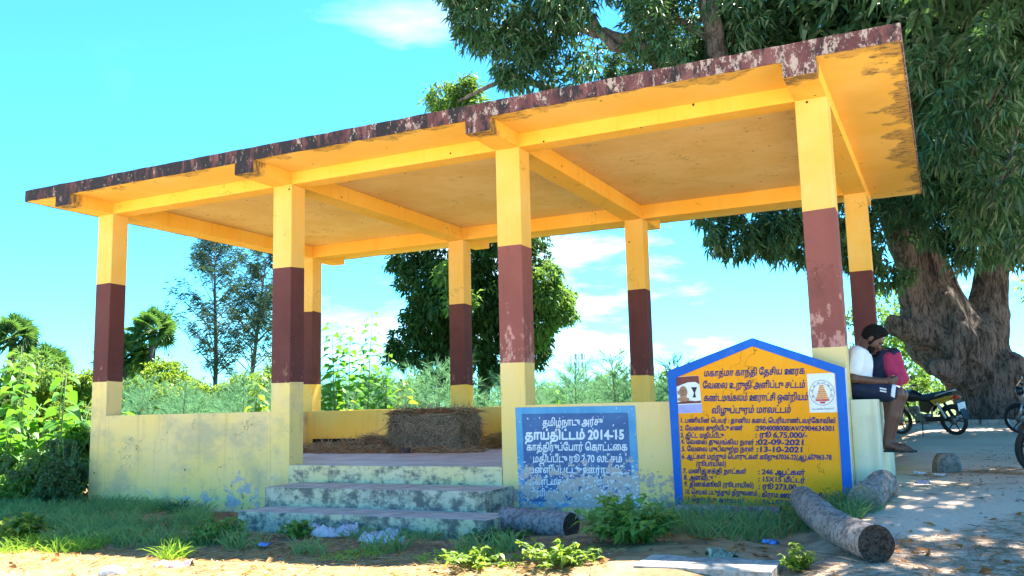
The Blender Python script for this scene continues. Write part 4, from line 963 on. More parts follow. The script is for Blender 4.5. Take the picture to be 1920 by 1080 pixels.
g_ = blades('grass', np.concatenate([scatter(11000, GL, (1.9, .42)), scatter(1500, [(8.2, -.2), (9.9, -.2), (10.1, -.7), (9.4, -1.6), (8.6, -1.4)]), scatter(500, [(10.0, -.35), (10.25, -.5), (10.2, -1.1), (9.9, -1.0)]), scatter(380, [(4.3, -1.9), (7.6, -1.9), (7.9, -2.2), (4.8, -2.35)], (2.5, .55))]), .30, GRASS); g_['kind'] = 'stuff'
def tuft(label, x, y, n, L0, mat, r=.13, W0=.011):
    a = rng.random(n)*6.28; rr = r*rng.random(n)**.5; P = np.column_stack([x+rr*np.cos(a), y+rr*np.sin(a), gzn(x+rr*np.cos(a), y+rr*np.sin(a))-.01]); o = np.array([x, y, gl(x, y)])
    t = blades('grass_tuft', P, L0, mat, 1.1, W0, None, o); t.location = o; return tag(t, label, 'grass tuft', 'grass tufts')
GB = leafmat('sunny_grass', (.12, .30, .04), (.30, .48, .07), .5, .6)
tuft('sunlit bright grass tuft at the lower left by the picture edge', 2.4, -2.65, 260, .26, GB, .32); tuft('sunlit grass tuft left of the long-bladed one', 3.0, -2.55, 260, .26, GB, .28); tuft('bright grass tuft standing at the straw edge below the left wall', 4.55, -2.75, 120, .30, GB, .10); tuft('long green blades beside the small log under the board corner', 10.12, -.75, 150, .26, GRASS, .18)
tuft('grass tuft growing on the lowest step', 6.25, -1.3, 160, .2, GRASS, .25); tuft('dark grass clump on the lowest step between the rags', 5.6, -1.35, 120, .2, GRASS, .18); tuft('dark weed tuft at the left wall foot', 2.0, -.25, 120, .3, LEAF_CREEP, .14); tuft('sparse grass tuft below the rags', 6.2, -2.3, 120, .12, GB, .3); tuft('sparse sunlit grass near the leafy weed', 7.3, -2.35, 160, .14, GB, .35)
def weedbush(label, x, y, r, h, n, mats, L0, W0, name='leafy_weed', group='weeds in the foreground'):
    c = np.array([x, y, gl(x, y)]); t = thing(name, label, 'weed', c, group); mb = MB(); B = []; D = []
    for k in range(n):
        a = random.random()*6.28; rr = r*random.random()**.6; tip = np.array([rr*math.cos(a), rr*math.sin(a), h*(1-.45*(rr/r)**2)*(.35+.75*random.random())]); m_ = tip*np.array([.45, .45, .65])
        mb.tube([(0, 0, 0), m_, tip], [.006, .005, .003], 4, caps=False)
        for f in np.linspace(.35, 1, 7):
            q = (m_*(1-f)*2*f+tip*f*f) if f < 1 else tip; 
            for _ in range(2): B.append(q); D.append(np.array([random.gauss(0, 1), random.gauss(0, 1), random.gauss(.25, .4)]))
    build('stems', mb, STEM, t); B = np.array(B); D = np.array(D); nB = len(B); half = int(nB*.5)
    Ls = L0*(.6+.7*rng.random(nB)); U = np.tile([0, 0, 1.], (nB, 1))+rng.normal(size=(nB, 3))*.3
    V, F = leaf_strips(B, D, U, Ls, Ls*W0/L0, curl=.4); link('leaves', npmesh('leaves', V, F, mats, True), t); return t
weedbush('large leafy green weed with a yellow leaf growing between the blue notice and the board', 8.50, -1.75, .44, .40, 70, LEAF_WEED, .085, .05)
weedbush('low bright weed with yellow leaves left of the sunlit slab', 8.30, -2.80, .34, .19, 30, LEAF_YEL, .06, .032)
weedbush('low sunlit weed at the bottom edge left of the slab', 7.7, -2.80, .34, .12, 26, LEAF_YEL, .06, .035)
weedbush('pale sunlit weed at the right end of the slab', 9.95, -2.62, .13, .20, 34, LEAF_YEL, .04, .02)
weedbush('dark glossy-leaved weed in front of the left log', 7.1, -1.35, .34, .09, 44, LEAF_CREEP, .07, .055)
weedbush('small green weed at the foot of the lowest step', 4.9, -1.45, .22, .15, 30, LEAF_WEED, .06, .04)
weedbush('leafy green weed at the edge of the left grass', 4.25, -1.85, .35, .22, 60, LEAF_WEED, .06, .04)
weedbush('bright leafy weed at the lower left corner', 2.0, -2.35, .35, .30, 50, LEAF_YEL, .09, .05)

def litter(name, pts, L0, W0, mat, flat=.12, kind='stuff', lift=.006):
    n = len(pts); a = rng.random(n)*6.283; D = np.stack([np.cos(a), np.sin(a), rng.normal(size=n)*flat], 1); U = np.tile([0, 0, 1.], (n, 1))+rng.normal(size=(n, 3))*.3
    V, F = leaf_kites(np.array(pts)+np.array([0, 0, lift]), D, U, L0*(.4+1.1*rng.random(n)), W0*(.6+.8*rng.random(n)), 0., .3)
    o = link(name, npmesh(name, V, F, mat))
    if kind: o['kind'] = kind
    return o
FRONT = [(2.0, -2.6), (4.9, -2.15), (8.6, -2.0), (8.9, -5.0), (3.5, -6)]
litter('straw_litter', np.concatenate([scatter(20000, FRONT), scatter(2500, [(3.4, -1.0), (4.0, -1.5), (7.0, -1.5), (8.3, -2.0), (4.9, -2.2)], (2, .4))]), .11, .006, STRAW, .10)
litter('straw_litter', np.concatenate([scatter(4500, [(10.3, -1.8), (11.6, -.5), (12.0, -2.5), (11, -4), (9.9, -2.6)]), scatter(1500, [(10.3, .3), (11.6, 1.0), (12.4, 3), (11.5, 4), (10.4, 1.6)], (1.6, .45)), scatter(5200, [(3.2, -1.0), (4.0, -1.4), (7.2, -1.4), (8.2, -1.2), (8.4, -2.0), (4.9, -2.2)]), scatter(1500, [(2.4, -.1), (3.8, -.15), (3.8, -1.1), (2.9, -.9)])]), .12, .006, STRAW_D, .12)
litter('dry_leaves', np.concatenate([scatter(420, FRONT), scatter(60, [(4, -1.4), (8.4, -1.3), (8.4, -2.2), (4.6, -2.3)]), scatter(70, [(10.3, -1.5), (11.8, -.2), (12, -3), (10.2, -3)]), scatter(40, [(8.3, -1.3), (9.8, -1.5), (9.9, -2.3), (8.8, -2.2)])]), .085, .045, DRYLEAF, .25)

def pebbles(name, pts, r0, mat):
    n = len(pts); base = np.array([(1, 0, 0), (.3, .95, 0), (-.8, .6, 0), (-.85, -.55, 0), (.3, -.95, 0), (.1, 0, .75)]); V = (base[None]*(r0*(.4+1.2*rng.random((n, 1, 1))))*(.75+.5*rng.random((n, 6, 3))))+np.array(pts)[:, None]
    i = np.arange(n)[:, None]*6; F = np.concatenate([i+np.array([[k, (k+1) % 5, 5]]) for k in range(5)], 1).reshape(-1, 3)
    o = link(name, npmesh(name, V.reshape(-1, 3), F, mat)); o['kind'] = 'stuff'; return o
RIGHT = [(10.4, -.4), (10.5, 2.5), (11.6, 9), (13.6, 11), (13.5, 3), (12, -3.2), (10.1, -3)]
pebbles('pebbles', np.concatenate([scatter(700, RIGHT), scatter(420, FRONT), scatter(160, [(3.4, -1.0), (4.0, -1.5), (7.0, -1.5), (8.3, -2.0), (4.9, -2.2)])]), .014, simple('gravel', (.30, .26, .22), .9, var=.5, nscale=9, bump=0))
litter('twigs', np.concatenate([scatter(160, RIGHT), scatter(120, FRONT), scatter(90, [(3.4, -1.0), (4.0, -1.5), (8.3, -1.4), (9.9, -1.7), (9.0, -2.3), (4.9, -2.2)])]), .26, .010, simple('dead_twig', (.10, .07, .05), .9), .08)
# straw inside the shelter
def straw_lump(name, label, fn, n, L0, W0, mat, core=None, cat='straw'):
    P, D, U, c = fn(n); t = thing(name, label, cat, c) if core else None
    V, F = leaf_kites(P-(np.array(c) if True else 0), D, U, L0*(.5+rng.random(len(P))), np.full(len(P), W0), .12, .3); me = npmesh('straw_strands', V, F, mat)
    if t is None:
        o = link(name, me); o.location = c; return tag(o, label, cat)
    link('straw_strands', me, t); return t
bx, by, bz, hl, hd, hh = 3.50, 3.55, .325, .66, .27, .31
ba = R(2); ca, sa = math.cos(ba), math.sin(ba); RB = np.array([[ca, -sa, 0], [sa, ca, 0], [0, 0, 1]])
def bale_fn(n):
    k = rng.choice(6, n, p=[.2, .2, .3, .1, .1, .1]); P = (rng.random((n, 3))*2-1)*np.array([hl, hd, hh]); N = np.zeros((n, 3))
    for f, (ax, sg) in enumerate(((2, 1), (0, 1), (1, -1), (1, 1), (0, -1), (2, -1))):
        m = k == f; P[m, ax] = sg*np.array([hl, hd, hh])[ax]; N[m, ax] = sg
    q = np.abs(P)/np.array([hl, hd, hh]); over_ = np.linalg.norm(np.maximum(q-.62, 0)/.38, axis=1); shr = np.where(over_ > 1, 1-(over_-1)*.26, 1); P = P*shr[:, None]
    P += N*(rng.random(n)*.016)[:, None]
    D = rdir(n); D -= N*(np.sum(D*N, 1)*.94)[:, None]; D[:, 2] -= .35*(np.abs(N[:, 2]) < .5)
    c = np.array([bx, by, .0]); return P@RB.T+np.array([bx, by, bz]), nrmz(D)@RB.T, nrmz(N+rng.normal(size=(n, 3))*.3)@RB.T, c
bale = straw_lump('straw_bale', 'brown bale of paddy straw lying inside the shelter', bale_fn, 6500, .21, .013, STRAW_B, core=True, cat='straw bale')
s = SDF((-hl-.1, -hd-.1, -.05), (hl+.1, hd+.1, .75), .03); s.box((0, 0, bz), (hl-.02, hd-.02, hh-.02), .12)
o = link('bale_core', s.mesh('bale_core', simple('straw_mass', (.17, .115, .08), .95, var=.5, nscale=40, bump=.6)), bale); o.rotation_euler.z = ba
def heap_fn(cs, top=True):
    def fn(n):
        P = []; D = []
        for cx, cy, rx, ry, h in cs:
            m = int(n*rx*ry/sum(c[2]*c[3] for c in cs)); a = rng.random(m)*6.283; r = rng.random(m)**.55
            P.append(np.column_stack([cx+rx*r*np.cos(a), cy+ry*r*np.sin(a), .01+h*(1-r**2)*(.55+.5*rng.random(m))])); d = rdir(m); d[:, 2] *= .35; D.append(d)
        P = np.concatenate(P); return P, np.concatenate(D), nrmz(rdir(len(P))+[0, 0, 1.]), np.array([cs[0][0], cs[0][1], 0.])
    return fn
straw_lump('straw_heap', 'loose heap of straw leaning on the left end of the bale', heap_fn([(2.40, 3.50, .34, .3, .24), (2.0, 3.3, .5, .4, .12)]), 1900, .18, .012, STRAW_B)
straw_lump('straw_heap', 'thin spread of loose straw across the shelter floor', heap_fn([(1.6, 3.2, .7, .35, .10), (2.6, 2.85, 1.1, .35, .07), (3.6, 2.9, .9, .2, .06), (1.1, 2.6, .5, .4, .10), (4.3, 2.9, .4, .3, .03)]), 4200, .17, .011, STRAW_B)
straw_lump('straw_heap', 'small dark straw pile by the foot of the second column', heap_fn([(1.15, 2.3, .42, .35, .17)]), 1300, .16, .0065, STRAW_D)
straw_lump('straw_heap', 'pale sunlit straw pile behind the right end of the bale', heap_fn([(4.55, 4.1, .55, .25, .26), (5.2, 4.15, .5, .2, .18)]), 2200, .17, .0065, STRAW)
br = build('brick_chunk', MB().box(-.07, .07, -.05, .05, 0, .075, .012), simple('brick_lump', (.14, .07, .06), .9, var=.5, nscale=25, bump=.5)); br.location = (3.55, 2.62, .003); br.rotation_euler.z = .3; tag(br, 'small dark brick lump on the shelter floor before the bale', 'brick')
# ================================================================== PEOPLE
SKIN = simple('brown_skin', (.115, .052, .034), .5, var=.12, nscale=30, bump=.03)
HAIR = simple('black_hair', (.007, .006, .006), .8, var=.4, nscale=90, bump=.6, spec=.15)
EYE = simple('dark_eye', (.02, .015, .012), .3, bump=0); TEE = simple('white_cotton', (.72, .74, .78), .85, var=.05, nscale=14, bump=.25)
NAVY = simple('navy_cotton', (.010, .018, .045), .85, var=.2, bump=.2); HEM = simple('white_hem', (.74, .75, .76), .85, var=.05)
PINK = simple('pink_cotton', (.42, .028, .09), .8, var=.2, nscale=10, bump=.3); SOLE = simple('black_rubber_sandal', (.018, .016, .016), .7)
JEAN = simple('dark_grey_cotton', (.03, .03, .035), .85)
def person(label, org, rot, top, over_m, legs_m, hem, phone_hands, torso_lean=0.0, head_shift=(0, 0, 0)):
    org = np.array(org, float); c_, s_ = math.cos(rot), math.sin(rot)
    t = thing('person', label, 'person', org, 'men sitting on the bench block', (0, 0, rot))
    A = lambda *p: np.array(p, float)
    hs = A(*head_shift); tl = A(torso_lean, 0, 0)
    hip = [A(.02, sg*.095, .10) for sg in (-1, 1)]; knee = [A(.375, -.105, .045), A(.40, .10, .035)]; ank = [A(.25, -.10, -.405), A(.275, .085, -.41)]
    sh = [A(.065, -.165, .435)+tl, A(.075, .165, .435)+tl]
    if phone_hands: elb = [A(.005, -.225, .20), A(.04, .225, .205)]; wri = [A(.265, -.105, .165), A(.275, .095, .17)]
    else: elb = [A(.08, -.225, .20), A(.08, .225, .20)]; wri = [A(.30, -.13, .135), A(.30, .13, .13)]
    nb = A(.085, 0, .475)+tl; C = A(.19, 0, .585)+tl+hs
    h = A(.72, 0, -.694); u = A(.694, 0, .72); Rt = np.stack([h, A(0, 1, 0), u], 1)
    s = SDF((-.22, -.36, -.56), (.62, .36, .80), .0058)
    # torso
    s.ell((.0, 0, .12), (.135, .165, .12), k=.05); s.cone((0, 0, .15), A(.03, 0, .33)+tl*.7, .125, .13, .06); s.ell(A(.035, -.07, .38)+tl*.85, (.105, .10, .11), k=.06); s.ell(A(.035, .07, .38)+tl*.85, (.105, .10, .11), k=.06)
    for i in (0, 1):
        s.cone(A(.06, 0, .44)+tl, sh[i], .07, .058, .05); s.cone(sh[i], elb[i], .050, .041, .03); s.cone(elb[i], wri[i], .040, .027, .02)
        s.cone(hip[i], knee[i], .088, .058, .04); s.cone(knee[i], knee[i]*.55+ank[i]*.45+A(-.012, 0, 0), .055, .054, .03); s.cone(knee[i]*.55+ank[i]*.45+A(-.012, 0, 0), ank[i], .053, .033, .03)
        y = ank[i][1]; s.ell(ank[i]+A(-.025, 0, -.03), (.035, .032, .036), k=.02); s.cone(ank[i]+A(.0, 0, -.02), A(ank[i][0]+.13, y, ank[i][2]-.062), .036, .030, .03); s.cone(A(ank[i][0]+.10, y, ank[i][2]-.062), A(ank[i][0]+.165, y, ank[i][2]-.072), .034, .022, .02)
        for q in range(5): yo = (q-2)*.0145; s.cone(A(ank[i][0]+.16, y+yo, ank[i][2]-.074), A(ank[i][0]+.205-abs(q-(1 if i else 3))*.008, y+yo*1.1, ank[i][2]-.082), .0095, .0085, .004)
        # hand: palm, four fingers closing on the held thing, thumb over the top
        sg = 1 if i == 0 else -1; w_ = wri[i]; pc = w_+A(.048, sg*.018, .004); f_ = nrmz(A(.9, sg*.35, .1))
        s.ell(pc, (.042, .024, .032), k=.02); s.cone(w_, pc, .026, .026, .02)
        for q in range(4):
            b0 = pc+A(.022+.006*q, sg*.006, -.026+.017*q); l_ = (.030, .034, .032, .025)[q]; b1 = b0+A(.018, sg*.030, -.004)*(l_/.03); b2 = b1+A(-.002, sg*.024, .012)*(l_/.03); b3 = b2+A(-.010, sg*.012, .012)*(l_/.03)
            s.path([b0, b1, b2, b3], [.0095, .0088, .0080, .0072], .004)
        th = pc+A(-.004, sg*.014, .026); s.path([th, th+A(.022, sg*.016, .016), th+A(.034, sg*.036, .014)], [.0115, .010, .0085], .006)
    # neck, head, face
    s.cone(nb-A(.02, 0, .03), C-u*.06-h*.03, .060, .052, .03)
    s.ell(C, (.094, .076, .112), Rt, .02); s.ell(C+h*.030-u*.055, (.062, .058, .062), Rt, .03); s.ell(C+h*.062-u*.098, (.026, .030, .022), Rt, .02)
    s.cone(C+h*.088+u*.012, C+h*.108-u*.030, .011, .016, .012); s.ell(C+h*.098-u*.034, (.015, .020, .010), Rt, .008)
    s.cone(C+h*.080-A(0, .042, 0)+u*.022, C+h*.086+A(0, .042, 0)+u*.022, .014, .014, .014)
    for sg in (-1, 1):
        s.ell(C+h*.092+A(0, sg*.030, 0)+u*.004, (.012, .017, .010), Rt, .004, True)
        s.ell(C-h*.005+A(0, sg*.080, 0)-u*.006, (.022, .010, .033), Rt, .008); s.ell(C+h*.060+A(0, sg*.042, 0)-u*.020, (.026, .022, .020), Rt, .02)
    s.ell(C+h*.090-u*.060, (.014, .026, .007), Rt, .006); s.ell(C+h*.090-u*.071, (.014, .022, .007), Rt, .006)
    link('body', s.mesh('body', SKIN), t)
    g = SDF(C-.2, C+.2, .0058); g.ell(C-h*.014+u*.028, (.106, .090, .112), Rt, .01); g.ell(C+h*.040+u*.102, (.068, .068, .040), Rt, .04)
    g.plane_cut(C+h*.052+u*.030, h*.93-u*.36); g.plane_cut(C-u*.068-h*.03, -u*.9+h*.45)
    link('hair', g.mesh('hair', HAIR, True, lambda V: V+(vnoise(V, 60)[:, None]-.5)*.010), t)
    g = SDF(C-.2, C+.2, .0058); g.ell(C+h*.034-u*.066, (.064, .064, .060), Rt, .02); g.ell(C+h*.062-u*.104, (.032, .036, .030), Rt, .02); g.plane_cut(C-u*.028+h*.05, u*.95+h*.25)
    for sg in (-1, 1): g.ell(C+h*.018+A(0, sg*.070, 0)-u*.03, (.020, .009, .04), Rt, .01)
    g.ell(C+h*.102-u*.048, (.008, .026, .006), Rt, .006); g.ell(C+h*.100-u*.066, (.02, .024, .010), Rt, .008, True)
    link('beard', g.mesh('beard', HAIR, True, lambda V: V+(vnoise(V, 70)[:, None]-.5)*.007), t)
    for sg in (-1, 1):
        build('eye', MB().ell(tuple(C+h*.086+A(0, sg*.030, 0)+u*.002), (.011, .013, .008), 10, 6), EYE, t, True)
        build('eyebrow', MB().tube([C+h*.096+A(0, sg*.014, 0)+u*.024, C+h*.097+A(0, sg*.032, 0)+u*.029, C+h*.084+A(0, sg*.050, 0)+u*.024], [.005, .006, .003], 6), HAIR, t, True)
    # shirt
    g = SDF((-.24, -.36, -.02), (.36, .36, .60), .0075)
    g.ell((.0, 0, .13), (.150, .180, .12), k=.05); g.cone((.0, 0, .12), A(.03, 0, .33)+tl*.7, .142, .146, .06); g.ell(A(.036, -.07, .385)+tl*.85, (.120, .112, .118), k=.06); g.ell(A(.036, .07, .385)+tl*.85, (.120, .112, .118), k=.06)
    for i in (0, 1): g.cone(A(.06, 0, .44)+tl, sh[i], .078, .068, .05); g.cone(sh[i], sh[i]*.38+elb[i]*.62, .064, .070, .03)
    g.plane_cut((0, 0, .055), (0, 0, -1)); g.plane_cut(nb+A(.0, 0, .022), nrmz(A(.35, 0, .93)))
    link('shirt', g.mesh('shirt', top, True, lambda V: V+(vnoise(V*np.array([1, 1, .6]), 17)[:, None]-.5)*.016), t)
    if over_m:                                         # open overshirt hanging from the shoulders
        g = SDF((-.26, -.42, -.05), (.40, .42, .60), .0075)
        g.cone((-.02, 0, .10), A(.01, 0, .33)+tl*.7, .148, .148, .06)
        for i in (0, 1): g.ell(A(.02, (-.08, .08)[i], .38)+tl*.85, (.128, .124, .125), k=.06); g.cone(sh[i], elb[i], .078, .068, .03); g.cone(elb[i], elb[i]*.6+wri[i]*.4, .064, .058, .03)
        for i in (0, 1): g.cone(A(.12, (-.12, .12)[i], .40)+tl, A(.14, (-.17, .17)[i], .10), .045, .05, .04)
        g.ell(A(.20, -.02, .26)+tl, (.16, .085, .36), k=.02, sub=True); g.plane_cut(nb+A(.0, 0, .01), nrmz(A(.3, 0, .95)))
        link('overshirt', g.mesh('overshirt', over_m, True, lambda V: V+(vnoise(V*np.array([1, 1, .5]), 15)[:, None]-.5)*.022), t)
    g = SDF((-.24, -.32, -.06), (.50, .32, .30), .0075); g.ell((.0, 0, .115), (.145, .18, .115), k=.05)
    for i in (0, 1): g.cone(hip[i], hip[i]*.12+knee[i]*.88, .100, .082, .04)
    g.plane_cut((0, 0, .003), (0, 0, -1)) if False else None
    link('shorts', g.mesh('shorts', legs_m, True, lambda V: V+(vnoise(V, 18)[:, None]-.5)*.012), t)
    if hem:
        for i in (0, 1):
            d = nrmz(knee[i]-hip[i]); e0 = hip[i]*.13+knee[i]*.87
            g = SDF(e0-.14, e0+.14, .006); g.cone(hip[i], hip[i]*.04+knee[i]*.96, .102, .083, .01); g.plane_cut(e0, -d); g.plane_cut(e0+d*.036, d); link('hem', g.mesh('hem', HEM), t)
        for k in (0, 1):
            d = knee[0]-hip[0]; q0 = hip[0]+d*.60+A(0, -.088, .035-k*.024); q1 = hip[0]+d*.76+A(0, -.086, .030-k*.024); build('stripe', MB().tube([q0, q1], [.007, .007], 6), HEM, t)
    for i in (0, 1):                                   # flat thong sandals
        x0, y0, z0 = ank[i]; so_ = []
        prof = [(-.075, .026), (-.05, .036), (.02, .034), (.10, .040), (.17, .044), (.215, .034), (.228, .012)]
        top_ = [(x0+a, y0+w_, 0) for a, w_ in prof]+[(x0+a, y0-w_, 0) for a, w_ in prof[::-1]]
        zt_ = lambda x: z0-.072-.10*max(0, x-x0)*.28-.002
        n_ = len(top_); vs = [(a, b, zt_(a)) for a, b, _ in top_]+[(a, b, zt_(a)-.016) for a, b, _ in top_]
        sm = MB().add(vs, [tuple(range(n_))[::-1], tuple(range(n_, 2*n_))]+[(k, (k+1) % n_, (k+1) % n_+n_, k+n_) for k in range(n_)])
        sm.tube([(x0+.155, y0+.004, zt_(x0+.155)), (x0+.12, y0, z0-.022), (x0+.05, y0-.040, z0-.07)], [.006, .007, .006], 6); sm.tube([(x0+.12, y0, z0-.022), (x0+.05, y0+.040, z0-.07)], [.007, .006], 6)
        build('sandal', sm, SOLE, t)
    return t
person('bearded man in white t-shirt and navy shorts looking down at his phone', (10.10, .50, .632), 0, TEE, None, NAVY, True, True)
person('man in pink overshirt and dark t-shirt seated close behind the man with the phone', (10.275, 1.27, .640), R(-96), NAVY, PINK, JEAN, False, False, .02, (-.01, 0, -.02))
ph = build('mobile_phone', MB().box(-.036, .036, -.075, .075, -.004, .004, .003), simple('black_phone', (.015, .015, .018), .2)); ph.location = (10.452, .497, .822); ph.rotation_euler = (0, R(-38), 0); tag(ph, 'dark phone held in both hands by the man in white', 'phone')

# ================================================================== MOTORCYCLES
BLKM = simple('black_bike_paint', (.014, .014, .016), .3, var=.2, bump=0, spec=.5); RUB = simple('tyre_rubber', (.022, .021, .020), .85, var=.3, nscale=30, bump=.2); CHR = simple('dull_chrome', (.45, .45, .45), .35, .9, bump=0)
ALU = simple('engine_alloy', (.20, .19, .18), .5, .6, var=.4, nscale=20); SEAT = simple('black_seat', (.015, .015, .016), .6); YPL = simple('yellow_panel', (.50, .25, .02), .4, bump=0); WPL = simple('white_plate', (.72, .74, .76), .5, bump=0); REDL = simple('red_lens', (.45, .01, .01), .2, bump=0); GLS = simple('headlamp_glass', (.55, .58, .6), .1, bump=0)
def motorcycle(label, loc, heading, lean, group='motorcycles parked under the mango tree'):
    t = thing('motorcycle', label, 'motorcycle', loc, group, (lean, 0, heading)); W = .30
    for x, nm in ((.63, 'front'), (-.63, 'rear')):
        r_ = .030 if x > 0 else .040
        wh = build('wheel', MB().lathe([(.05, -.05), (.055, -.045), (.055, .045), (.05, .05)], (x, 0, W), (0, 1, 0), 18), ALU, t, True)
        build('tyre', MB().torus((x, 0, W), (0, 1, 0), W-r_, r_, 44, 10), RUB, wh, True)
        rm = MB().lathe([(W-.072, -.022), (W-.058, -.026), (W-.058, .026), (W-.072, .022), (W-.072, -.022)], (x, 0, W), (0, 1, 0), 40)
        for k in range(6):
            a = k*math.pi/3; rm.tube([(x+.05*math.cos(a), 0, W+.05*math.sin(a)), (x+.23*math.cos(a+.12), 0, W+.23*math.sin(a+.12))], [.016, .012], 6)
        build('rim', rm, BLKM, wh)
        build('brake_drum', MB().lathe([(0, -.052), (.075, -.05), (.08, -.02), (.08, .02), (.075, .05), (0, .052)], (x, 0, W), (0, 1, 0), 20), ALU, wh, True)
        mg = MB(); a0, a1 = (R(35), R(150)) if x > 0 else (R(20), R(130)); V = []
        N = 14
        for i in range(N+1):
            a = a0+(a1-a0)*i/N; rr = W+.025
            for yy, dz in ((-.055, -.03), (-.045, 0), (.045, 0), (.055, -.03)): V.append((x+(rr+dz)*math.cos(a), yy, W+(rr+dz)*math.sin(a)))
        mg.add(V, [(i*4+j, i*4+j+1, (i+1)*4+j+1, (i+1)*4+j) for i in range(N) for j in range(3)])
        build('mudguard', mg, BLKM, t, True)
    fr = MB(); fr.tube([(.46, 0, .86), (.30, 0, .74), (-.10, 0, .70), (-.55, 0, .74)], [.025, .022, .02, .016]); fr.tube([(.44, 0, .82), (.30, 0, .45), (.22, 0, .30), (-.15, 0, .30), (-.20, 0, .66)], .02)
    for sg in (-1, 1): fr.tube([(-.15, sg*.06, .34), (-.63, sg*.085, .30)], .018); fr.tube([(-.60, sg*.09, .34), (-.38, sg*.10, .70)], .024)
    build('frame', fr, BLKM, t, True)
    fk = MB()
    for sg in (-1, 1): fk.tube([(.63, sg*.085, .30), (.53, sg*.085, .60)], .022); fk.tube([(.53, sg*.085, .60), (.44, sg*.085, .88)], .017)
    fk.tube([(.45, -.09, .86), (.45, .09, .86)], .02); build('front_fork', fk, CHR, t, True)
    en = MB(); en.box(-.10, .20, -.10, .10, .24, .42, .03); en.lathe([(0, -.14), (.09, -.13), (.10, -.08), (.10, .08), (.09, .13), (0, .14)], (.0, 0, .33), (0, 1, 0), 20)
    for k in range(6): en.box(.12-.0*k, .30, -.075, .075, .43+k*.028, .445+k*.028, .003)
    en.box(.15, .27, -.05, .05, .42, .60, .01); build('engine', en, ALU, t)
    ex = MB(); ex.tube([(.30, -.05, .48), (.36, -.10, .36), (.22, -.14, .24), (-.15, -.15, .25)], .02); ex.tube([(-.15, -.15, .25), (-.25, -.155, .28), (-.70, -.165, .36)], [.022, .042, .04]); build('exhaust', ex, CHR, t, True)
    s = SDF((-.15, -.25, .55), (.55, .25, 1.0), .014); s.path([(.36, 0, .83), (.20, 0, .82), (.0, 0, .77)], [.115, .12, .075], .03); s.ell((.26, 0, .80), (.20, .135, .10), k=.05); link('fuel_tank', s.mesh('fuel_tank', BLKM), t)
    s = SDF((-.85, -.2, .55), (.1, .2, 1.0), .014); s.path([(.0, 0, .765), (-.25, 0, .765), (-.5, 0, .80), (-.66, 0, .82)], [.075, .10, .10, .07], .03); link('seat', s.mesh('seat', SEAT), t)
    for sg in (-1, 1):
        build('side_panel', MB().add([(.02, sg*.10, .72), (-.22, sg*.115, .70), (-.30, sg*.115, .60), (-.16, sg*.11, .46), (.02, sg*.10, .50), (.02, sg*.07, .72), (-.22, sg*.085, .70), (-.30, sg*.085, .60), (-.16, sg*.08, .46), (.02, sg*.07, .50)], [(0, 1, 2, 3, 4), (9, 8, 7, 6, 5)]+[(i, i+5, (i+1) % 5+5, (i+1) % 5) for i in range(5)]), BLKM, t)
        build('tail_panel', MB().add([(-.25, sg*.11, .72), (-.60, sg*.10, .80), (-.78, sg*.06, .82), (-.60, sg*.10, .70), (-.35, sg*.115, .62), (-.25, sg*.08, .72), (-.60, sg*.07, .80), (-.78, sg*.03, .82), (-.60, sg*.07, .70), (-.35, sg*.085, .62)], [(0, 1, 2, 3, 4), (9, 8, 7, 6, 5)]+[(i, i+5, (i+1) % 5+5, (i+1) % 5) for i in range(5)]), YPL, t)
        build('grip', MB().tube([(.34, sg*.36, .985), (.37, sg*.25, 1.0)], .019), RUB, t, True)
        mi = build('mirror', MB().ell((.40, sg*.33, 1.17), (.02, .065, .045), 12, 8), BLKM, t, True); build('mirror_stem', MB().tube([(.38, sg*.26, 1.0), (.40, sg*.30, 1.15)], .007, 6), BLKM, mi)
        build('indicator', MB().ell((-.76, sg*.13, .74), (.03, .035, .022), 10, 6), simple('amber_lens', (.6, .2, .01), .3, bump=0) if sg < 0 else bpy.data.materials['amber_lens'], t, True)
        build('shock_absorber', MB().tube([(-.55, sg*.105, .36), (-.40, sg*.105, .68)], .03, 10, wob=.3), CHR, t)
        build('footrest', MB().tube([(.05, sg*.10, .30), (.05, sg*.24, .31)], .014), RUB, t)
    hb = MB(); hb.tube([(.37, -.26, 1.0), (.44, -.10, .98), (.45, 0, .93), (.44, .10, .98), (.37, .26, 1.0)], .013); build('handlebar', hb, CHR, t, True)
    hl_ = build('headlight', MB().lathe([(0, -.09), (.07, -.08), (.095, 0), (.095, .03), (.09, .035)], (.57, 0, .86), (1, 0, -.05), 22), BLKM, t, True); build('lens', MB().lathe([(.09, .036), (.06, .055), (0, .062)], (.57, 0, .86), (1, 0, -.05), 22), GLS, hl_, True)
    build('visor', MB().add([(.62, -.10, .95), (.62, .10, .95), (.52, .08, 1.08), (.52, -.08, 1.08), (.60, 0, .96), (.50, 0, 1.10)], [(0, 4, 5, 3), (4, 1, 2, 5)]), BLKM, t)
    build('grab_rail', MB().tube([(-.40, -.12, .82), (-.70, -.12, .90), (-.80, 0, .91), (-.70, .12, .90), (-.40, .12, .82)], .013), CHR, t, True)
    build('tail_light', MB().box(-.82, -.74, -.07, .07, .74, .80, .012), REDL, t); build('number_plate', MB().box(-.865, -.858, -.12, .12, .50, .66, .004), WPL, t)
    build('mud_flap', MB().add([(-.80, -.08, .70), (-.80, .08, .70), (-.92, .085, .34), (-.92, -.085, .34), (-.81, -.08, .70), (-.81, .08, .70), (-.93, .085, .34), (-.93, -.085, .34)], [(0, 1, 2, 3), (7, 6, 5, 4), (0, 4, 5, 1), (2, 6, 7, 3), (1, 5, 6, 2), (3, 7, 4, 0)]), BLKM, t)
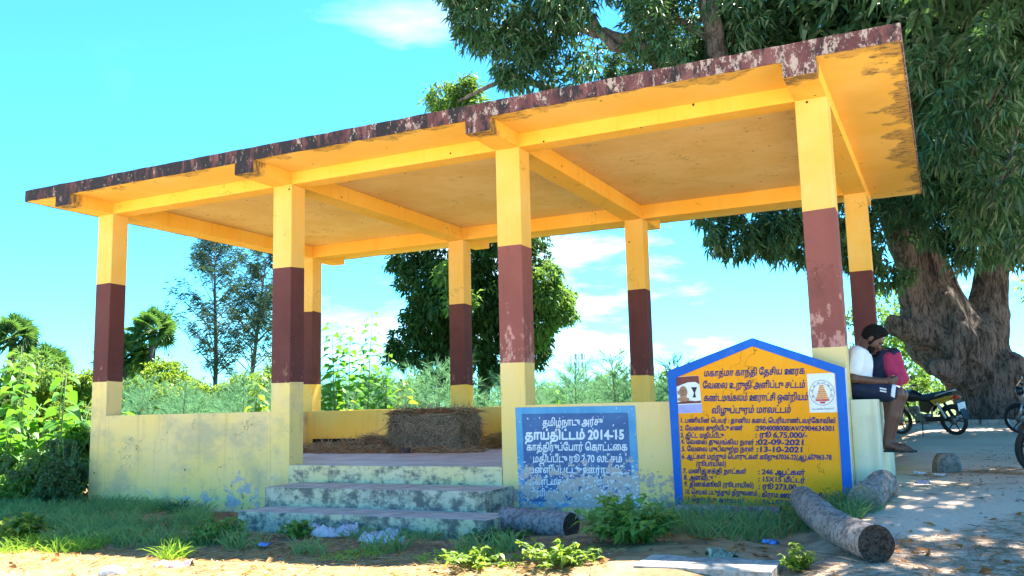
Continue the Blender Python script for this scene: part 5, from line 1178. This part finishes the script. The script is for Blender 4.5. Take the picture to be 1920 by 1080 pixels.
    build('side_stand', MB().tube([(.0, .12, .28), (-.06, .26, .02)], .012), BLKM, t); build('chain_guard', MB().box(-.60, -.05, .095, .125, .30, .40, .02), BLKM, t)
    build('speedometer', MB().lathe([(0, 0), (.05, 0), (.055, .04), (0, .045)], (.50, 0, .98), (-.5, 0, 1), 16), BLKM, t, True)
    return t
bike = motorcycle('black motorcycle with yellow tail panel parked behind the seated men, its rear to us', (10.47, 11.75, gl(10.47, 11.75)), math.atan2(.60, -.86), R(-9))
P2 = px3(1982, 800, 17.4)
dup(bike, 'black motorcycle right of the mango trunk, mostly cut off by the picture edge', (P2[0], P2[1], gl(P2[0], P2[1])), math.atan2(.35, -.95))
P3 = px3(1958, 905, 9.3)
b3 = dup(bike, 'near motorcycle of which only the wheel edge shows at the right picture border', (P3[0]+.63*.9, P3[1]+.63*.44, gl(P3[0]+.5, P3[1]+.2)), math.atan2(-.44, -.9))

# ================================================================== LOGS, STONES, RAGS
LOG = bark('palm_log_bark', (.13, .10, .085), (.33, .28, .25), (6, 6, 6), .5, .012); CUT = bark('log_cut_face', (.022, .015, .012), (.085, .06, .048), (8, 8, 8), .6, .02); CUTP = bark('pale_cut_face', (.20, .15, .11), (.33, .26, .20), (8, 8, 8), .4, .01)
LOGD = bark('dark_palm_log_bark', (.13, .105, .11), (.32, .27, .28), (6, 6, 6), .5, .012)
def log(label, pts, r0, r1, mat, cut, rings=.062):
    P = np.array(pts, float); t = np.linspace(0, len(P)-1, 60); Q = np.stack([np.interp(t, range(len(P)), P[:, k]) for k in range(3)], 1)
    for _ in range(18): Q[1:-1] = .25*Q[:-2]+.5*Q[1:-1]+.25*Q[2:]
    L_ = np.concatenate([[0], np.cumsum(np.linalg.norm(np.diff(Q, axis=0), axis=1))]); c0 = Q.mean(0); c0[2] = Q[:, 2].min()-max(r0, r1)
    n = 24; M_ = max(60, int(L_[-1]/.011)); lt = np.linspace(0, L_[-1], M_); Q = np.stack([np.interp(lt, L_, Q[:, k]) for k in range(3)], 1)
    ph_ = (lt/rings) % 1; rad = np.interp(lt, [0, L_[-1]], [r0, r1])*(1+.09*(1-ph_)**3+.015*(rng.random(M_)-.5))
    mb = MB().tube(Q, list(rad), n, caps=False); V = np.array(mb.v); mid = np.repeat(Q, n, 0); V = mid+(V-mid)*(1+.16*(vnoise(V, 4.5)-.5)+.10*(vnoise(V+7, 14)-.5))[:, None]; mb.v = [tuple(x) for x in V]
    o = thing('palm_log', label, 'log', c0, 'palm logs in front of the shelter'); build('bark', mb, mat, o, True, off=c0)
    for k, ring in enumerate((V[:n], V[-n:])):
        c = ring.mean(0); inn = c+(ring-c)*.62+(rng.random((n, 3))-.5)*.012-(Q[1]-Q[0] if k == 0 else Q[-2]-Q[-1])*(-.6); inn2 = c+(ring-c)*.2-(Q[1]-Q[0] if k == 0 else Q[-2]-Q[-1])*(-.2)
        m2 = MB().add(list(ring)+list(inn)+list(inn2), [(i, (i+1) % n, (i+1) % n+n, i+n) for i in range(n)]+[(i+n, (i+1) % n+n, (i+1) % n+2*n, i+2*n) for i in range(n)]+[tuple(range(2*n, 3*n))])
        build('cut_face', m2, cut, o, off=c0)
    return o
log('long curved grey palm log lying towards us in front of the gabled board', [(9.71, -.62, -.215), (9.88, -1.25, -.235), (10.09, -1.95, -.25), (10.26, -2.35, -.262), (10.43, -2.66, -.268)], .108, .107, LOG, CUT)
log('short ringed log piece at the right corner of the gabled board, cut end facing us', [(10.21, -.80, -.19), (10.28, -.45, -.15), (10.34, -.12, -.11)], .115, .115, LOG, CUTP, .055)
log('dark log lying along the foot of the blue notice', [(6.93, -.80, -.455), (7.30, -.92, -.455), (7.72, -1.06, -.45)], .122, .12, LOGD, CUT)
log('thin ringed log half hidden in grass at the foot of the gabled board', [(8.42, -.42, -.37), (8.9, -.47, -.355), (9.5, -.55, -.345)], .06, .055, LOGD, CUT)
def stone(label, loc, r, mat, name='rock', cat='rock', sq=.8):
    s = SDF((-r[0]*1.5,)*3, (r[0]*1.5,)*3, r[0]/14); s.ell((0, 0, r[2]*.75), r, k=.02)
    for k in range(9):
        d = rdir(1)[0]; s.plane_cut(np.array([0, 0, r[2]*.75])+d*np.array(r)*(sq+.08*random.random()), d)
    o = link(name, s.mesh(name, mat, True, lambda V: V+(vnoise(V, 9/r[0]*.15)[:, None]-.5)*r[0]*.12)); o.location = loc; return tag(o, label, cat)
ROCK = bark('grey_rock', (.13, .12, .115), (.27, .255, .24), (4, 4, 4), .5, .02)
stone('rounded grey rock on the sandy ground right of the shelter', (10.82, 2.45, gl(10.82, 2.45)-.03), (.165, .15, .155), ROCK)
stone('pale stone half buried at the bottom edge, left', (4.73, -3.55, gl(4.73, -3.55)-.015), (.13, .10, .055), simple('pale_stone', (.66, .64, .60), .9), 'stone', 'stone')
def rag(name, label, cat, pts, wdt, mat, hgt=.06):
    """crumpled strip of cloth lying along a path"""
    P = np.array(pts, float); k = 46; t = np.linspace(0, len(P)-1, k); Q = np.stack([np.interp(t, range(len(P)), P[:, j]) for j in range(2)], 1); m = 15; V = []
    for i in range(k):
        d = Q[min(i+1, k-1)]-Q[max(i-1, 0)]; nn = np.array([-d[1], d[0]])/(np.linalg.norm(d)+1e-9); w_ = wdt*(.7+.6*vnoise(np.array([[i*.21, 2, 3]]), 1)[0])
        for j in range(m):
            q = Q[i]+nn*w_*(j/(m-1)-.5); f = vnoise(np.array([[q[0]*14, q[1]*14, .3]]), 1)[0]; f2 = vnoise(np.array([[i*.7, j*.9, 5.]]), 1)[0]
            V.append((q[0]+.02*(f2-.5), q[1]+.02*(f-.5), gl(*q)+.012+hgt*(f*.7+.5*f2)*math.sin(math.pi*(j+.5)/m)))
    V = np.array(V); c = np.array([P[:, 0].mean(), P[:, 1].mean(), gl(P[:, 0].mean(), P[:, 1].mean())])
    F = [(i*m+j, i*m+j+1, (i+1)*m+j+1, (i+1)*m+j) for i in range(k-1) for j in range(m-1)]
    o = link(name, npmesh(name, V-c, F, mat, True)); o.location = c; sm = o.modifiers.new('thickness', 'SOLIDIFY'); sm.thickness = .004; return tag(o, label, cat)
RAG = simple('dirty_white_cloth', (.50, .44, .50), .9, var=.15, bump=.2)
rag('rag', 'crumpled greyish-white rag at the left on the lowest step edge', 'rag', [(5.02, -1.36), (5.25, -1.50), (5.42, -1.40), (5.50, -1.28)], .14, RAG, .13)
rag('rag', 'twisted greyish-white rag curled like a hook, right of the other rag', 'rag', [(5.98, -1.28), (5.82, -1.42), (5.80, -1.62), (6.00, -1.72), (6.28, -1.62)], .085, RAG, .10)
rag('cloth', 'grey-green crumpled cloth lying on the concrete slab edge', 'cloth', [(9.30, -2.40), (9.38, -2.34), (9.48, -2.37)], .13, simple('olive_cloth', (.26, .27, .20), .9, var=.4, nscale=30, bump=.4), .09)
rag('plastic_bag', 'shiny crumpled brown plastic bag on the sunlit straw', 'plastic bag', [(4.88, -3.24), (5.02, -3.20), (5.18, -3.14)], .13, simple('clear_plastic', (.36, .28, .25), .2, var=.4, nscale=25, bump=.4, spec=.8), .07)
LITC = [(.10, .30, .68), (.62, .66, .72), (.60, .60, .62), (.62, .42, .48), (.55, .66, .75)]
for k, (x, y, lab) in enumerate([(4.98, -2.05, 'small blue and white wrapper in the grass edge below the steps'), (10.62, .55, 'torn white and pink plastic wrapper on the straw right of the small log'), (10.55, 2.0, 'scrap of white plastic between the bench block and the rock'), (10.75, 1.75, 'pale plastic scrap in front of the rock'), (9.55, -1.45, 'small bright blue wrapper in front of the gabled board'), (10.33, -1.35, 'pale blue strip of plastic beside the curved log'), (8.0, -.75, 'white scrap of paper behind the leafy weed')]):
    rag('wrapper', lab, 'litter', [(x-.05, y), (x+.01, y+.02), (x+.06, y+.01)], .07, simple('wrapper_%s' % ('blue', 'white', 'grey', 'pink', 'sky', 'sky', 'white')[k], LITC[(0, 3, 1, 2, 0, 4, 1)[k]], .35, var=.35, nscale=30, bump=.3), .03)

# concrete slab over the drain in the foreground
mb = MB(); N = 26; V = []
for i in range(N+1):
    f = i/N; x = 8.90+.92*f; yf = -2.83-.02*f+.03*(vnoise(np.array([[i*.6, 1, 1.]]), 1)[0]-.5); yb = -2.42+.03*math.sin(i*.5); zt_ = -.440+.01*f; zb_ = zt_-.10+.04*(vnoise(np.array([[i*.8, 7, 1.]]), 1)[0]-.5)
    V += [(x, yf, zb_-.12), (x, yf+.012*math.sin(i*2.), zb_), (x, yf, zt_-.008), (x, yf+.012, zt_), (x, yb, zt_), (x, yb+.01, zt_-.2)]
mb.add(V, [(i*6+j, (i+1)*6+j, (i+1)*6+j+1, i*6+j+1) for i in range(N) for j in range(5)]+[(5, 4, 3, 2, 1, 0), tuple(N*6+j for j in range(6))])
sl = build('concrete_slab', mb, bark('grey_concrete', (.26, .24, .21), (.46, .43, .38), (2, 2, 2), .3, .01)); tag(sl, 'broken flat concrete slab at the bottom edge, lit along its front', 'slab')
# low masonry edging near the mango tree and a distant lattice tower
mb = MB()
for k in range(7):
    x0 = 9.95+k*.52; y0 = 14.1-k*.07; mb.box(x0, x0+.50, y0, y0+.22, gl(x0, y0)-.2, gl(x0, y0)+.10+.02*random.random(), .02)
ed = build('stone_edging', mb, bark('pale_edging', (.34, .30, .27), (.50, .45, .40), (2, 2, 2), .4, .02)); tag(ed, 'low pale stone edging in front of the mango trunk', 'edging')
tw = MB(); Tb = px3(1091, 745, 300); w0, w1, H_ = 2.0, 1.0, 19.
for sx, sy in ((1, 1), (-1, 1), (-1, -1), (1, -1)): tw.tube([(sx*w0, sy*w0, 0), (sx*w1, sy*w1, H_)], .16, 5)
for k in range(10):
    f = k/10; f2 = (k+1)/10; a = w0+(w1-w0)*f; b = w0+(w1-w0)*f2
    for (sx, sy), (tx, ty) in (((1, 1), (-1, 1)), ((-1, 1), (-1, -1)), ((-1, -1), (1, -1)), ((1, -1), (1, 1))): tw.tube([(sx*a, sy*a, H_*f), (tx*b, ty*b, H_*f2)], .08, 4); tw.tube([(sx*a, sy*a, H_*f), (tx*a, ty*a, H_*f)], .08, 4)
for k in range(4): tw.box(-1.6+(k % 2)*2.4, -.9+(k % 2)*2.4, -1.6, -1.3, 14+(k//2)*3, 16+(k//2)*3)
to = build('lattice_tower', tw, simple('pale_steel', (.35, .38, .40), .6, .3)); to.location = (Tb[0], Tb[1], -.6); tag(to, 'faint lattice telephone tower far away above the field', 'tower')
